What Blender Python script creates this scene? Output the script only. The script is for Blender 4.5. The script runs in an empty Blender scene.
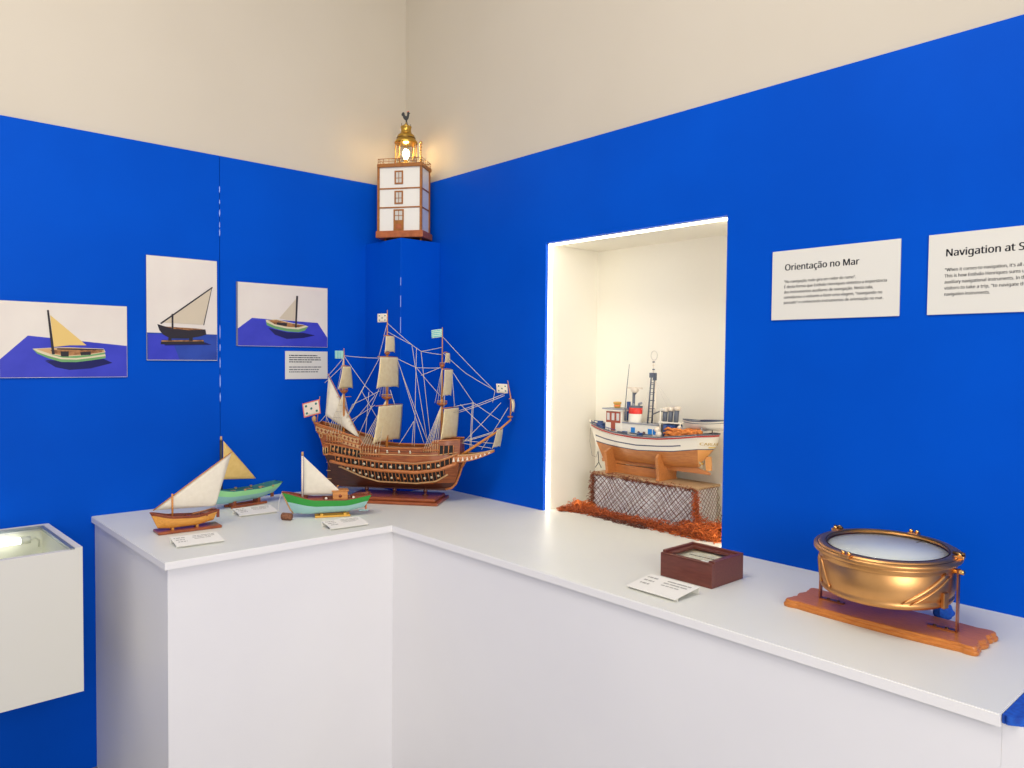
import bpy, bmesh, math, random
from mathutils import Vector, Matrix
random.seed(7)
PI = math.pi
col = bpy.context.scene.collection
V = Vector

# ------------------------------------------------------------------ materials
MATS = {}
def mat(name, c, rough=.5, metal=0., c2=None, scale=20., stretch=(1,1,1), spec=.5, emit=None, estr=0., trans=0., alpha=1., bump=0., coat=0., detail=4., bscale=None):
    if name in MATS: return MATS[name]
    m = bpy.data.materials.new(name); m.use_nodes = True
    nt = m.node_tree; b = nt.nodes['Principled BSDF']
    b.inputs['Base Color'].default_value = (*c, 1)
    b.inputs['Roughness'].default_value = rough
    b.inputs['Metallic'].default_value = metal
    b.inputs['Specular IOR Level'].default_value = spec
    b.inputs['Transmission Weight'].default_value = trans
    b.inputs['Alpha'].default_value = alpha
    b.inputs['Coat Weight'].default_value = coat*.25
    if emit:
        b.inputs['Emission Color'].default_value = (*emit, 1); b.inputs['Emission Strength'].default_value = estr
    if c2 or bump:
        tc = nt.nodes.new('ShaderNodeTexCoord'); mp = nt.nodes.new('ShaderNodeMapping')
        mp.inputs['Scale'].default_value = stretch
        nz = nt.nodes.new('ShaderNodeTexNoise'); nz.inputs['Scale'].default_value = scale; nz.inputs['Detail'].default_value = detail
        nt.links.new(tc.outputs['Object'], mp.inputs['Vector']); nt.links.new(mp.outputs['Vector'], nz.inputs['Vector'])
        if c2:
            mx = nt.nodes.new('ShaderNodeMix'); mx.data_type = 'RGBA'
            mx.inputs['A'].default_value = (*c, 1); mx.inputs['B'].default_value = (*c2, 1)
            rp = nt.nodes.new('ShaderNodeMapRange'); rp.inputs['From Min'].default_value = .35; rp.inputs['From Max'].default_value = .65
            nt.links.new(nz.outputs['Fac'], rp.inputs['Value']); nt.links.new(rp.outputs['Result'], mx.inputs['Factor'])
            nt.links.new(mx.outputs['Result'], b.inputs['Base Color'])
        if bump:
            bp = nt.nodes.new('ShaderNodeBump'); bp.inputs['Strength'].default_value = bump; bp.inputs['Distance'].default_value = .002
            src = nz
            if bscale:
                src = nt.nodes.new('ShaderNodeTexNoise'); src.inputs['Scale'].default_value = bscale
                nt.links.new(mp.outputs['Vector'], src.inputs['Vector'])
            nt.links.new(src.outputs['Fac'], bp.inputs['Height']); nt.links.new(bp.outputs['Normal'], b.inputs['Normal'])
    MATS[name] = m
    return m
def srgb(r, g, b):
    f = lambda v: ((v/255+.055)/1.055)**2.4 if v > 10 else v/255/12.92
    return (f(r), f(g), f(b))

M = dict(
 blue=mat('blue_paint', (.0001,.080,.57), .45, c2=(.0001,.071,.52), scale=2.2, spec=.05, bump=.06, bscale=160),
 blue_edge=mat('blue_paint_edge', (.004,.09,.6), .45, spec=.25),
 blue_dark=mat('blue_cloth', (.002,.09,.5), .8, c2=(.001,.05,.36), scale=120),
 cream=mat('cream_wall_paint', (.60,.54,.45), .55, c2=(.575,.515,.425), scale=1.3, spec=.3),
 niche=mat('niche_paint', (.86,.82,.72), .6, spec=.2),
 white=mat('white_board', (.82,.805,.83), .45, c2=(.80,.785,.815), scale=3, spec=.35),
 worktop=mat('white_worktop', (.745,.752,.69), .42, c2=(.715,.722,.66), scale=2.5, spec=.4),
 edge=mat('white_edging', (.84,.82,.83), .5),
 floor=mat('grey_floor', (.30,.29,.28), .5, c2=(.26,.25,.24), scale=6),
 ceil=mat('ceiling_paint', (.8,.78,.72), .7),
 flake=mat('bare_plaster', (.35,.45,.85), .8),
 sign=mat('sign_board', (.72,.695,.635), .5, spec=.3),
 card=mat('label_card', (.80,.78,.71), .6, spec=.3),
 ink=mat('dark_ink', (.035,.04,.055), .7, spec=.1),
 ink2=mat('grey_ink', (.13,.13,.145), .7, spec=.1),
 inkfaint=mat('faint_ink', (.40,.385,.34), .7, spec=.1),
 photo_wall=mat('print_grey_white', (.74,.67,.61), .35, c2=(.78,.72,.65), scale=6, spec=.3),
 photo_blue=mat('print_blue', (.035,.045,.46), .35, c2=(.05,.06,.54), scale=9, spec=.3),
 photo_dusk=mat('print_dusk_blue', (.02,.05,.30), .35, c2=(.03,.075,.40), scale=9, spec=.3),
 photo_dark=mat('print_dark', (.03,.025,.03), .35, spec=.3),
 photo_shadow=mat('print_shadow', (.012,.012,.10), .35, spec=.3),
 photo_sail=mat('print_sail', (.76,.53,.18), .4, spec=.3),
 photo_pale=mat('print_pale_sail', (.62,.53,.40), .4, spec=.3),
 photo_green=mat('print_green', (.16,.36,.14), .4, spec=.3),
 photo_cream=mat('print_cream', (.70,.62,.42), .4, spec=.3),
 photo_wood=mat('print_wood', (.50,.24,.09), .4, c2=(.2,.08,.03), scale=60, spec=.3),
 photo_tan=mat('print_tan', (.62,.37,.17), .4, spec=.3), photo_board=mat('print_board_edge', (.16,.16,.24), .4),
 mahog=mat('red_brown_wood', (.25,.055,.018), .32, c2=(.36,.095,.03), scale=30, stretch=(1,6,6), coat=.3),
 mahog_d=mat('dark_red_brown_wood', (.085,.022,.012), .35, c2=(.14,.035,.015), scale=30, stretch=(1,6,6), coat=.2),
 plank=mat('galleon_planks', (.19,.043,.010), .38, c2=(.36,.10,.022), scale=26, stretch=(1,1,9), coat=.15, bump=.25),
 plank_d=mat('galleon_dark_planks', (.05,.014,.008), .4, c2=(.09,.022,.012), scale=30, stretch=(1,1,9), coat=.15),
 wale=mat('galleon_wale', (.54,.19,.05), .38, c2=(.38,.11,.028), scale=40, stretch=(1,6,6), coat=.2),
 tan=mat('tan_trim', (.60,.36,.16), .5, c2=(.50,.27,.11), scale=60),
 recess_shade=mat('painted_recess_shade', (.008,.006,.006), .8),  # near-black colour standing in for shade inside openings
 cannon=mat('cream_barrel', (.62,.52,.36), .5), cannon2=mat('orange_barrel', (.60,.22,.06), .5),
 canvas=mat('aged_canvas', (.93,.79,.48), .8, c2=(.88,.72,.41), scale=60, spec=.1, bump=.15, bscale=500),
 canvas_w=mat('white_canvas', (.86,.79,.66), .8, c2=(.82,.75,.62), scale=60, spec=.1),
 canvas_y=mat('yellow_canvas', (.84,.60,.22), .8, c2=(.78,.54,.18), scale=60, spec=.1),
 rig=mat('rigging_thread', (.72,.63,.46), .8), rig_d=mat('tarred_thread', (.20,.17,.16), .8),
 flagw=mat('flag_white', (.76,.66,.54), .8), flagr=mat('flag_red', (.68,.16,.09), .8), flagg=mat('flag_green_spot', (.03,.17,.15), .8),
 flagt=mat('flag_teal', (.10,.48,.52), .8), flagm=mat('flag_mint', (.52,.70,.56), .8),
 black=mat('black_metal', (.02,.02,.022), .45),
 oak=mat('golden_wood', (.80,.38,.07), .35, c2=(.66,.28,.045), scale=40, stretch=(1,8,8), coat=.3),
 boardw=mat('orange_brown_board', (.56,.19,.03), .35, c2=(.44,.13,.018), scale=40, stretch=(8,1,8), coat=.3),
 pine=mat('orange_wood', (.66,.27,.06), .4, c2=(.52,.19,.04), scale=40, stretch=(1,8,8), coat=.2),
 boatred=mat('oiled_wood', (.28,.06,.018), .4, c2=(.20,.04,.012), scale=50, stretch=(1,6,6), coat=.2),
 mint=mat('mint_green_paint', (.30,.68,.30), .4), teal=mat('pale_teal_paint', (.26,.50,.48), .4), tealdk=mat('deep_teal_paint', (.035,.18,.20), .45),
 green=mat('green_paint', (.03,.30,.04), .35), pale=mat('pale_blue_paint', (.36,.60,.58), .4),
 yellow=mat('yellow_wood', (.76,.40,.05), .4), orange=mat('orange_paint', (.85,.22,.06), .45),
 rope=mat('brown_rope', (.16,.06,.03), .9, c2=(.30,.13,.07), scale=200),
 string=mat('pale_string', (.66,.62,.55), .9),
 brass=mat('aged_brass', (.74,.39,.15), .38, 1., c2=(.57,.27,.09), scale=8, bump=.05),
 brass_l=mat('bright_brass', (.80,.47,.16), .22, 1.), brass_d=mat('dark_brass', (.15,.085,.035), .4, .9),
 goldbr=mat('gold_brass', (.60,.36,.07), .3, 1.),
 copper=mat('copper_bar', (.58,.24,.13), .35, 1., c2=(.42,.17,.10), scale=30),
 dial=mat('white_dial', (.74,.76,.76), .5), 
 lhwhite=mat('tower_white', (.80,.77,.71), .5), lhwood=mat('tower_brown_wood', (.38,.135,.02), .45, c2=(.28,.09,.012), scale=60),
 lhred=mat('tower_red_brown', (.46,.125,.035), .45, c2=(.36,.09,.022), scale=50), pane=mat('window_pane', (.62,.60,.55), .15),
 bulb=mat('lit_bulb', (1,.8,.5), .4, emit=(1,.66,.28), estr=42.), led=mat('led_tube', (1,1,1), .4, emit=(1,.99,.94), estr=5.),
 ledw=mat('niche_led', (1,1,1), .4, emit=(1,.91,.73), estr=9.),
 thull=mat('trawler_cream_white', (.82,.77,.66), .35), tbrown=mat('trawler_varnish', (.52,.20,.055), .3, c2=(.43,.15,.04), scale=30, stretch=(1,6,6), coat=.3),
 tdisc=mat('trawler_light_varnish', (.74,.34,.10), .35), tred=mat('trawler_red', (.46,.03,.025), .4), tline=mat('trawler_navy', (.03,.04,.10), .4),
 tblue=mat('trawler_blue', (.02,.065,.22), .45), tsky=mat('trawler_sky_blue', (.02,.22,.62), .3), tgrey=mat('trawler_grey', (.30,.31,.34), .5),
 tsteel=mat('trawler_slate', (.10,.115,.15), .45), redband=mat('funnel_red', (.75,.035,.02), .4), wred=mat('cabin_red_wood', (.36,.07,.03), .4),
 tyel=mat('yellow_lamp', (.62,.35,.07), .4), tnet=mat('trawler_orange_net', (.80,.28,.06), .8, c2=(.55,.15,.03), scale=300), gold=mat('gold_letter', (.55,.38,.12), .5), goldy=mat('yellow_letter', (.8,.55,.08), .5),
 plinth=mat('plinth_paint', (.88,.86,.87), .6), net=mat('net_brown_cord', (.115,.035,.022), .9, c2=(.20,.06,.03), scale=150), net2=mat('net_rust_cord', (.30,.07,.025), .9, c2=(.17,.04,.018), scale=150), neto=mat('net_orange_cord', (.60,.13,.028), .9, c2=(.33,.065,.02), scale=120),
 netr=mat('net_bright_cord', (.72,.17,.03), .9), plyw=mat('plywood', (.50,.33,.18), .5, c2=(.42,.26,.13), scale=40, stretch=(6,1,6)),
 boxw=mat('box_mahogany', (.155,.040,.026), .4, c2=(.12,.03,.02), scale=30, stretch=(6,1,6), coat=.15), paper=mat('old_paper', (.76,.70,.54), .7, c2=(.66,.60,.44), scale=60),
 felt=mat('box_lining', (.70,.62,.44), .9, c2=(.62,.54,.37), scale=200), alu=mat('aluminium_channel', (.27,.30,.32), .4, .5), casein=mat('case_lining', (.74,.73,.58), .6), casew=mat('case_white', (.70,.68,.63), .5),
)

def clear_glass():                                  # thin sheet glass: mostly see-through with a faint sheen
    m = bpy.data.materials.new('clear_glass'); m.use_nodes = True; nt = m.node_tree; nt.nodes.clear()
    o = nt.nodes.new('ShaderNodeOutputMaterial'); t = nt.nodes.new('ShaderNodeBsdfTransparent'); g = nt.nodes.new('ShaderNodeBsdfGlossy'); x = nt.nodes.new('ShaderNodeMixShader')
    t.inputs['Color'].default_value = (.97,.985,.98,1); g.inputs['Roughness'].default_value = .04; x.inputs['Fac'].default_value = .05
    nt.links.new(t.outputs[0], x.inputs[1]); nt.links.new(g.outputs[0], x.inputs[2]); nt.links.new(x.outputs[0], o.inputs['Surface'])
    return m
M['glass'] = clear_glass()
for k in ('canvas', 'canvas_w', 'canvas_y'):         # sailcloth lets some light through
    nt = M[k].node_tree; b = nt.nodes['Principled BSDF']; o = nt.nodes['Material Output']; t = nt.nodes.new('ShaderNodeBsdfTranslucent'); x = nt.nodes.new('ShaderNodeMixShader')
    x.inputs['Fac'].default_value = .12; src = b.inputs['Base Color'].links[0].from_socket
    nt.links.new(src, t.inputs['Color']); nt.links.new(b.outputs[0], x.inputs[1]); nt.links.new(t.outputs[0], x.inputs[2]); nt.links.new(x.outputs[0], o.inputs['Surface'])
# ------------------------------------------------------------------ mesh builder
class MB:
    def __init__(s): s.v, s.f, s.mi, s.ms, s.sm = [], [], [], [], []
    def idx(s, m):
        if m not in s.ms: s.ms.append(m)
        return s.ms.index(m)
    def add(s, vs, fs, m=None, smooth=False):
        o = len(s.v); s.v += [tuple(p) for p in vs]
        k = s.idx(m)
        for f in fs: s.f.append([i+o for i in f]); s.mi.append(k); s.sm.append(smooth)
    def box(s, x0, x1, y0, y1, z0, z1, m=None, mx=None):
        vs = [V((x, y, z)) for z in (z0, z1) for y in (y0, y1) for x in (x0, x1)]
        if mx is not None: vs = [mx @ p for p in vs]
        s.add(vs, [(0,2,3,1),(4,5,7,6),(0,1,5,4),(2,6,7,3),(0,4,6,2),(1,3,7,5)], m)
        return s
    def bbox(s, x0, x1, y0, y1, z0, z1, m=None, bev=.002, seg=2, mx=None):
        bm = bmesh.new(); bmesh.ops.create_cube(bm, size=1)
        for v in bm.verts: v.co = V(((x0+x1)/2+v.co.x*(x1-x0), (y0+y1)/2+v.co.y*(y1-y0), (z0+z1)/2+v.co.z*(z1-z0)))
        bmesh.ops.bevel(bm, geom=bm.edges[:], offset=bev, segments=seg, affect='EDGES', profile=.5)
        s.bm(bm, m, mx); return s
    def bm(s, bm, m=None, mx=None, smooth=False):
        bm.verts.index_update()
        s.add([(mx @ v.co if mx is not None else v.co.copy()) for v in bm.verts], [[v.index for v in f.verts] for f in bm.faces], m, smooth); bm.free()
    def tube(s, pts, r, m=None, n=6, cap=True, smooth=True, closed=False):
        pts = [V(p) for p in pts]; N = len(pts)
        rs = r if isinstance(r, (list, tuple)) else [r]*N
        t0 = (pts[1]-pts[0]).normalized()
        up = V((0,0,1)) if abs(t0.z) < .9 else V((1,0,0))
        a = t0.cross(up).normalized(); vs = []
        for i, p in enumerate(pts):
            if closed: t = (pts[(i+1) % N]-pts[i-1])
            else: t = (pts[min(i+1, N-1)]-pts[max(i-1, 0)])
            if t.length < 1e-9: t = t0
            t = t.normalized(); a = a-t*a.dot(t)
            if a.length < 1e-6: a = t.orthogonal()
            a.normalize(); b = t.cross(a)
            for k in range(n):
                th = 2*PI*k/n; vs.append(p+(a*math.cos(th)+b*math.sin(th))*rs[i])
        fs = []
        for i in range(N if closed else N-1):
            j = (i+1) % N
            for k in range(n): fs.append((i*n+k, i*n+(k+1) % n, j*n+(k+1) % n, j*n+k))
        if cap and not closed: fs += [tuple(range(n-1, -1, -1)), tuple((N-1)*n+k for k in range(n))]
        s.add(vs, fs, m, smooth); return s
    def lathe(s, prof, m=None, n=32, c=(0,0,0), mx=None, smooth=True, cap=True):
        vs = []; c = V(c)
        for (r, z) in prof:
            for k in range(n):
                p = V((r*math.cos(2*PI*k/n), r*math.sin(2*PI*k/n), z))
                vs.append((mx @ p if mx is not None else p)+c)
        fs = []
        for i in range(len(prof)-1):
            for k in range(n): fs.append((i*n+k, i*n+(k+1) % n, (i+1)*n+(k+1) % n, (i+1)*n+k))
        if cap:
            fs += [tuple(range(n-1, -1, -1)), tuple((len(prof)-1)*n+k for k in range(n))]
        s.add(vs, fs, m, smooth); return s
    def prism(s, poly, p0, X, Y, N, t, m=None, m2=None):
        p0, X, Y, N = V(p0), V(X), V(Y), V(N); n = len(poly)
        a = [p0+X*u+Y*w for u, w in poly]; b = [p+N*t for p in a]
        s.add(a+b, [tuple(range(n-1, -1, -1)), tuple(range(n, 2*n))]+[(i, (i+1) % n, n+(i+1) % n, n+i) for i in range(n)], m); return s
    def sheet(s, P, nu, nv, th, m=None, smooth=True):
        g = [[V(P(i/nu, j/nv)) for j in range(nv+1)] for i in range(nu+1)]
        W = nv+1; A = []; B = []
        for i in range(nu+1):
            for j in range(nv+1):
                du = g[min(i+1, nu)][j]-g[max(i-1, 0)][j]; dv = g[i][min(j+1, nv)]-g[i][max(j-1, 0)]
                n = du.cross(dv); n = n.normalized() if n.length > 1e-12 else V((0,0,0))
                A.append(g[i][j]+n*th/2); B.append(g[i][j]-n*th/2)
        K = len(A); fs = []
        for i in range(nu):
            for j in range(nv):
                a, b, c, d = i*W+j, (i+1)*W+j, (i+1)*W+j+1, i*W+j+1
                fs += [(a, b, c, d), (K+d, K+c, K+b, K+a)]
        for i in range(nu):
            a, b = i*W, (i+1)*W; fs.append((a, K+a, K+b, b)); a, b = i*W+nv, (i+1)*W+nv; fs.append((b, K+b, K+a, a))
        for j in range(nv):
            a, b = j, j+1; fs.append((b, K+b, K+a, a)); a, b = nu*W+j, nu*W+j+1; fs.append((a, K+a, K+b, b))
        s.add(A+B, fs, m, smooth); return s
    def ball(s, c, r, m=None, seg=12, sc=(1,1,1)):
        c = V(c); prof = [(max(1e-5, math.sin(PI*i/8)), -math.cos(PI*i/8)) for i in range(9)]
        mx = Matrix.Diagonal((r*sc[0], r*sc[1], r*sc[2], 1))
        return s.lathe(prof, m, seg, c, mx)
    def build(s, name, m=None, parent=None, label=None):
        me = bpy.data.meshes.new(name); me.from_pydata([tuple(p) for p in s.v], [], s.f)
        for k in s.ms: me.materials.append(M[k] if isinstance(k, str) else (k or M[m]))
        me.polygons.foreach_set('material_index', s.mi); me.polygons.foreach_set('use_smooth', s.sm); me.update()
        o = bpy.data.objects.new(name, me); col.objects.link(o)
        if parent: o.parent = parent
        if label: o['label'] = label
        return o
def smooth_by_angle(o, ang=35):
    bm = bmesh.new(); bm.from_mesh(o.data)
    bmesh.ops.remove_doubles(bm, verts=bm.verts, dist=1e-6)
    bmesh.ops.recalc_face_normals(bm, faces=bm.faces)
    for e in bm.edges:
        if len(e.link_faces) == 2 and e.calc_face_angle(0) > math.radians(ang): e.smooth = False
    bm.to_mesh(o.data); bm.free(); return o

def tag(o, label=None, cat=None, group=None, kind=None):
    if label: o['label'] = label
    if cat: o['category'] = cat
    if group: o['group'] = group
    if kind: o['kind'] = kind
    return o
def thing(name, label, cat, loc=(0,0,0), rz=0., group=None):
    o = bpy.data.objects.new(name, None); col.objects.link(o); o.location = loc; o.rotation_euler = (0,0,rz); o.empty_display_size = .05
    return tag(o, label, cat, group)
def struct(name, mb, m=None, label=None):
    o = mb.build(name, m); return tag(o, label=label, kind='structure')
def load_font():
    import os
    for nm in ('NotoSansHebrew-Regular.woff2', 'Inter.woff2'):
        try: return bpy.data.fonts.load(os.path.join(bpy.utils.system_resource('DATAFILES', path='fonts'), nm))
        except Exception: pass
FONT = load_font()
def text(body, size, mx, m, name, parent, bold=0., space=1., width=None, align='LEFT'):
    cu = bpy.data.curves.new('t', 'FONT'); cu.body = body; cu.size = size; cu.font = FONT or cu.font; cu.space_line = space; cu.extrude = .0002; cu.align_x = align
    cu.resolution_u = 3
    o = bpy.data.objects.new('t', cu); col.objects.link(o)
    dg = bpy.context.evaluated_depsgraph_get(); dg.update()
    me = bpy.data.meshes.new_from_object(o.evaluated_get(dg)); bpy.data.objects.remove(o); bpy.data.curves.remove(cu)
    if width:
        xs = [v.co.x for v in me.vertices]; k = width/(max(xs)-min(xs))
        for v in me.vertices: v.co.x *= k
    if bold:                                             # semi-bold weight: the outline laid three times, a hair apart
        bm = bmesh.new(); tmp = me.copy()
        for dx in (-bold, 0, bold):
            t2 = tmp.copy(); t2.transform(Matrix.Translation((dx, 0, 0))); bm.from_mesh(t2); bpy.data.meshes.remove(t2)
        bm.to_mesh(me); bm.free(); bpy.data.meshes.remove(tmp)
    me.transform(mx); me.materials.clear(); me.materials.append(M[m])
    q = bpy.data.objects.new(name, me); me.name = name; col.objects.link(q); q.parent = parent
    return q
def frame_mx(o, X, Y):
    X, Y = V(X).normalized(), V(Y).normalized(); Z = X.cross(Y)
    return Matrix(((X.x,Y.x,Z.x,o[0]),(X.y,Y.y,Z.y,o[1]),(X.z,Y.z,Z.z,o[2]),(0,0,0,1)))
lerp = lambda a, b, t: a+(b-a)*t
def interp(tab, x):
    if x <= tab[0][0]: return tab[0][1]
    for (a, p), (b, q) in zip(tab, tab[1:]):
        if x <= b:
            t = (x-a)/(b-a); t = t*t*(3-2*t)*.5+t*.5
            return p+(q-p)*t
    return tab[-1][1]

def refine_open(p):
    out = [p[0], p[1]]
    q = random.Random(2)
    for a, b in zip(p[1:], p[2:]):
        for k in range(1, 5): out.append((lerp(a[0], b[0], k/4)+q.uniform(-.002, .002)*(k < 4), lerp(a[1], b[1], k/4)+q.uniform(-.002, .002)*(k < 4)))
    return out
# ------------------------------------------------------------------ the room
C = .95            # height of the counter top
T = 2.367          # top of the blue panels
PT = .012          # panel thickness
NY0, NY1, NZ1, ND = .989, 1.798, 2.005, .30
RX, RY, CZ = 4.6, 5.6, 3.9
struct('floor', MB().box(-.4, RX, -.3, RY, -.1, 0), 'floor')
struct('ceiling', MB().box(-.4, RX, -.3, RY, CZ, CZ+.1), 'ceil')
struct('wall_left', MB().box(-.4, RX, -.3, -PT, 0, CZ), 'cream')
w = MB()                                            # masonry wall with the recess left open
w.box(-.4, -PT, -PT, NY0, 0, CZ).box(-.4, -PT, NY1, RY, 0, CZ).box(-.4, -PT, NY0, NY1, NZ1, CZ).box(-.4, -PT, NY0, NY1, 0, C-.02).box(-.4, -ND-.01, NY0, NY1, C-.02, NZ1)
struct('wall_right', w, 'cream')
w = MB(); e = .004
w.box(-ND-.01, 0, NY0, NY1, C-.02, C, 'worktop').box(-ND-.01, -ND, NY0, NY1, C, NZ1).box(-ND, -PT, NY0, NY0+e, C, NZ1).box(-ND, -PT, NY1-e, NY1, C, NZ1).box(-ND, -PT, NY0, NY1, NZ1-e, NZ1)
struct('wall_niche', w, 'niche')
SX = .90
struct('trim_1', MB().box(SX+.0012, RX, -PT, 0, 0, T), 'blue')
struct('trim_2', MB().box(0, SX-.0012, -PT, 0, 0, T), 'blue')
w = MB()
w.box(-PT, 0, -PT, NY0, 0, T).box(-PT, 0, NY1, RY, 0, T).box(-PT, 0, NY0, NY1, NZ1, T).box(-PT, 0, NY0, NY1, 0, C-.0205)
struct('trim_3', w, 'blue')
struct('trim_4', MB().bbox(0, .215, 0, .296, C, 2.08, bev=.0025), 'blue')     # boxed corner column under the lighthouse
w = MB()                                            # flaked filler along the seam and the column edge
for z0, z1 in ((2.215,2.245),(2.17,2.19),(2.12,2.15),(2.075,2.10),(2.04,2.07),(1.62,1.68),(1.57,1.60),(1.50,1.545),(1.42,1.475),(1.36,1.40)):
    n = 6; L = []; R = []
    for i in range(n+1):
        z = lerp(z0, z1, i/n); q = .0028*math.sin(PI*i/n)**.5*random.uniform(.5, 1.)
        L.append((SX-q, z)); R.append((SX+q*.6, z))
    w.prism(L+R[::-1], (0,-.0005,0), (1,0,0), (0,0,1), (0,1,0), .0009)
for z0, z1 in ((1.87,1.905),(1.775,1.825),(1.66,1.73)):
    w.box(.2135, .2158, .2945, .2968, z0, z1)
struct('trim_5', w, 'flake')

# lights: soft sky light from the open room, ceiling lamp, added fill light
sc = bpy.context.scene
wd = bpy.data.worlds.new('World'); sc.world = wd; wd.use_nodes = True
wd.node_tree.nodes['Background'].inputs['Color'].default_value = (1., .98, .95, 1); wd.node_tree.nodes['Background'].inputs['Strength'].default_value = .66
def area(name, loc, tgt, sx, sy, power, c):
    l = bpy.data.lights.new(name, 'AREA'); l.shape = 'RECTANGLE'; l.size = sx; l.size_y = sy; l.energy = power; l.color = c
    o = bpy.data.objects.new(name, l); col.objects.link(o); o.location = loc
    o.rotation_euler = (V(tgt)-V(loc)).to_track_quat('-Z', 'Y').to_euler(); return o
area('ceiling_lamp', (1.9, 1.7, 3.85), (1.6, 1.4, 0), 1.8, 1.8, 78, (1, .94, .84))
area('added_fill_light', (2.6, 5.3, 2.1), (.4, .4, 1.2), 1.8, 1.8, 92, (1, .97, .93))  # unseen soft light added to brighten the sails in the corner

# ------------------------------------------------------------------ the L-shaped counter
A_, DL, DR, E_ = 1.379, .838, .607, 2.732
ctr = thing('display_counter', 'long white L-shaped display counter carrying the ship models', 'counter')
w = MB(); st = .022
poly = [(0,0),(A_,0),(A_,DL),(DR,DL),(DR,E_),(0,E_)]
w.prism(poly, (0,0,C-st), (1,0,0), (0,1,0), (0,0,1), st)
top = w.build('worktop', 'worktop', ctr)
bmx = bmesh.new(); bmx.from_mesh(top.data)
ed = [e for e in bmx.edges if all(v.co.z > C-.001 for v in e.verts) and not all(abs(v.co.x) < .02 or abs(v.co.y) < .001 for v in e.verts)]
bmesh.ops.bevel(bmx, geom=ed, offset=.002, segments=2, affect='EDGES'); bmx.to_mesh(top.data); bmx.free()
top.data.materials.append(M['edge'])
for p in top.data.polygons:
    if abs(p.normal.z) < .5: p.material_index = 1
MB().box(.01, A_-.011, DL-.030, DL-.012, 0, C-st-.0003).build('front_panel', 'white', ctr)
MB().box(DR-.030, DR-.012, DL-.012, E_, 0, C-st-.0003).build('front_panel', 'white', ctr)
MB().box(A_-.029, A_-.011, .002, DL-.030, 0, C-st-.0003).build('end_panel', 'white', ctr)
low = thing('lower_bench', 'low white bench with a blue cloth top, at the right end of the counter', 'bench')
MB().box(.005, DR-.012, E_+.0003, 3.4, 0, .934).build('bench_body', 'white', low)
w = MB()
pl = [(.004, E_+.0015), (DR-.006, E_+.0015), (DR-.003, E_+.012), (DR-.03, E_+.05), (DR-.058, E_+.09), (DR-.10, E_+.15), (.004, E_+.20)]
w.prism(refine_open(pl), (0,0,.9345), (1,0,0), (0,1,0), (0,0,1), .0145); w.build('blue_cloth', 'blue_dark', low)

# ------------------------------------------------------------------ wall-hung glass display case (left)
CX0, CX1, CY, CZ0, CZ1 = 1.507, 2.62, .452, .482, .944
cs = thing('display_case', 'white wall-hung display case with a glass lid, lit inside, left of the counter', 'display case', (CX0-CX0*math.cos(.024)+CY*math.sin(.024), CY-CX0*math.sin(.024)-CY*math.cos(.024)+.001, 0), .024)
t = .02; w = MB()
w.box(CX0, CX0+t, .001, CY, CZ0, CZ1).box(CX1-t, CX1, .001, CY, CZ0, CZ1).box(CX0+t, CX1-t, CY-t, CY, CZ0, CZ1-.006).box(CX0+t, CX1-t, .001, .013, CZ0, CZ1).box(CX0+t, CX1-t, .013, CY-t, CZ0, CZ0+t)
w.build('case_body', 'casew', cs)
w = MB()
w.box(CX0+t, CX1-t, .0132, .0145, CZ0+t, CZ1-.02).box(CX0+t+.0002, CX0+t+.0015, .0145, CY-t, CZ0+t, CZ1-.02).box(CX0+t, CX1-t, .0145, CY-t-.0002, .75, .755)
w.build('lining', 'casein', cs, 'pale cream inner lining')
w = MB()
w.box(CX0+t, CX0+t+.012, .014, CY-t+.012, CZ1-.012, CZ1-.002).box(CX0+t+.012, CX1-t, .014, .024, CZ1-.012, CZ1-.002)
w.build('lid_channel', 'alu', cs, 'grey metal channel')
MB().box(CX0+t+.004, CX1-t, .024, CY-t-.0005, CZ1-.0105, CZ1-.0065).build('glass_lid', 'glass', cs, 'clear glass lid')
lt = MB().tube([(CX0+.095, .05, CZ1-.040), (CX1-.1, .05, CZ1-.040)], .011, n=10).build('lamp_tube', 'led', cs, 'lit white lamp tube')
MB().tube([(CX0+.065,.05,CZ1-.040),(CX0+.0945,.05,CZ1-.040)], .012, n=10).build('tube_socket', 'casein', lt)
w = MB(); w.tube([(CX0+.065,.05,CZ1-.040),(CX0+.05,.045,CZ1-.036),(CX0+.036,.035,CZ1-.05),(CX0+.034,.02,CZ1-.075)], .003, n=6); w.build('lamp_cable', 'casein', lt)

# LED strips of the niche, tucked behind the panel edge
for nm, lab, b in (('led_strip','lit LED strip up the left edge of the wall niche', (-.026,-.013, NY0+e, NY0+e+.006, C+.0003, NZ1-e-.007)),
                   ('led_strip','lit LED strip along the top edge of the wall niche', (-.026,-.013, NY0+e+.001, NY1-e-.007, NZ1-e-.006, NZ1-e)),
                   ('led_strip','lit LED strip hidden up the right edge of the wall niche', (-.070,-.050, NY1-e-.006, NY1-e, C+.0003, NZ1-e-.007))):
    tag(MB().box(*b).build(nm, 'ledw'), lab, 'light', 'light strips of the niche')

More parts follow.
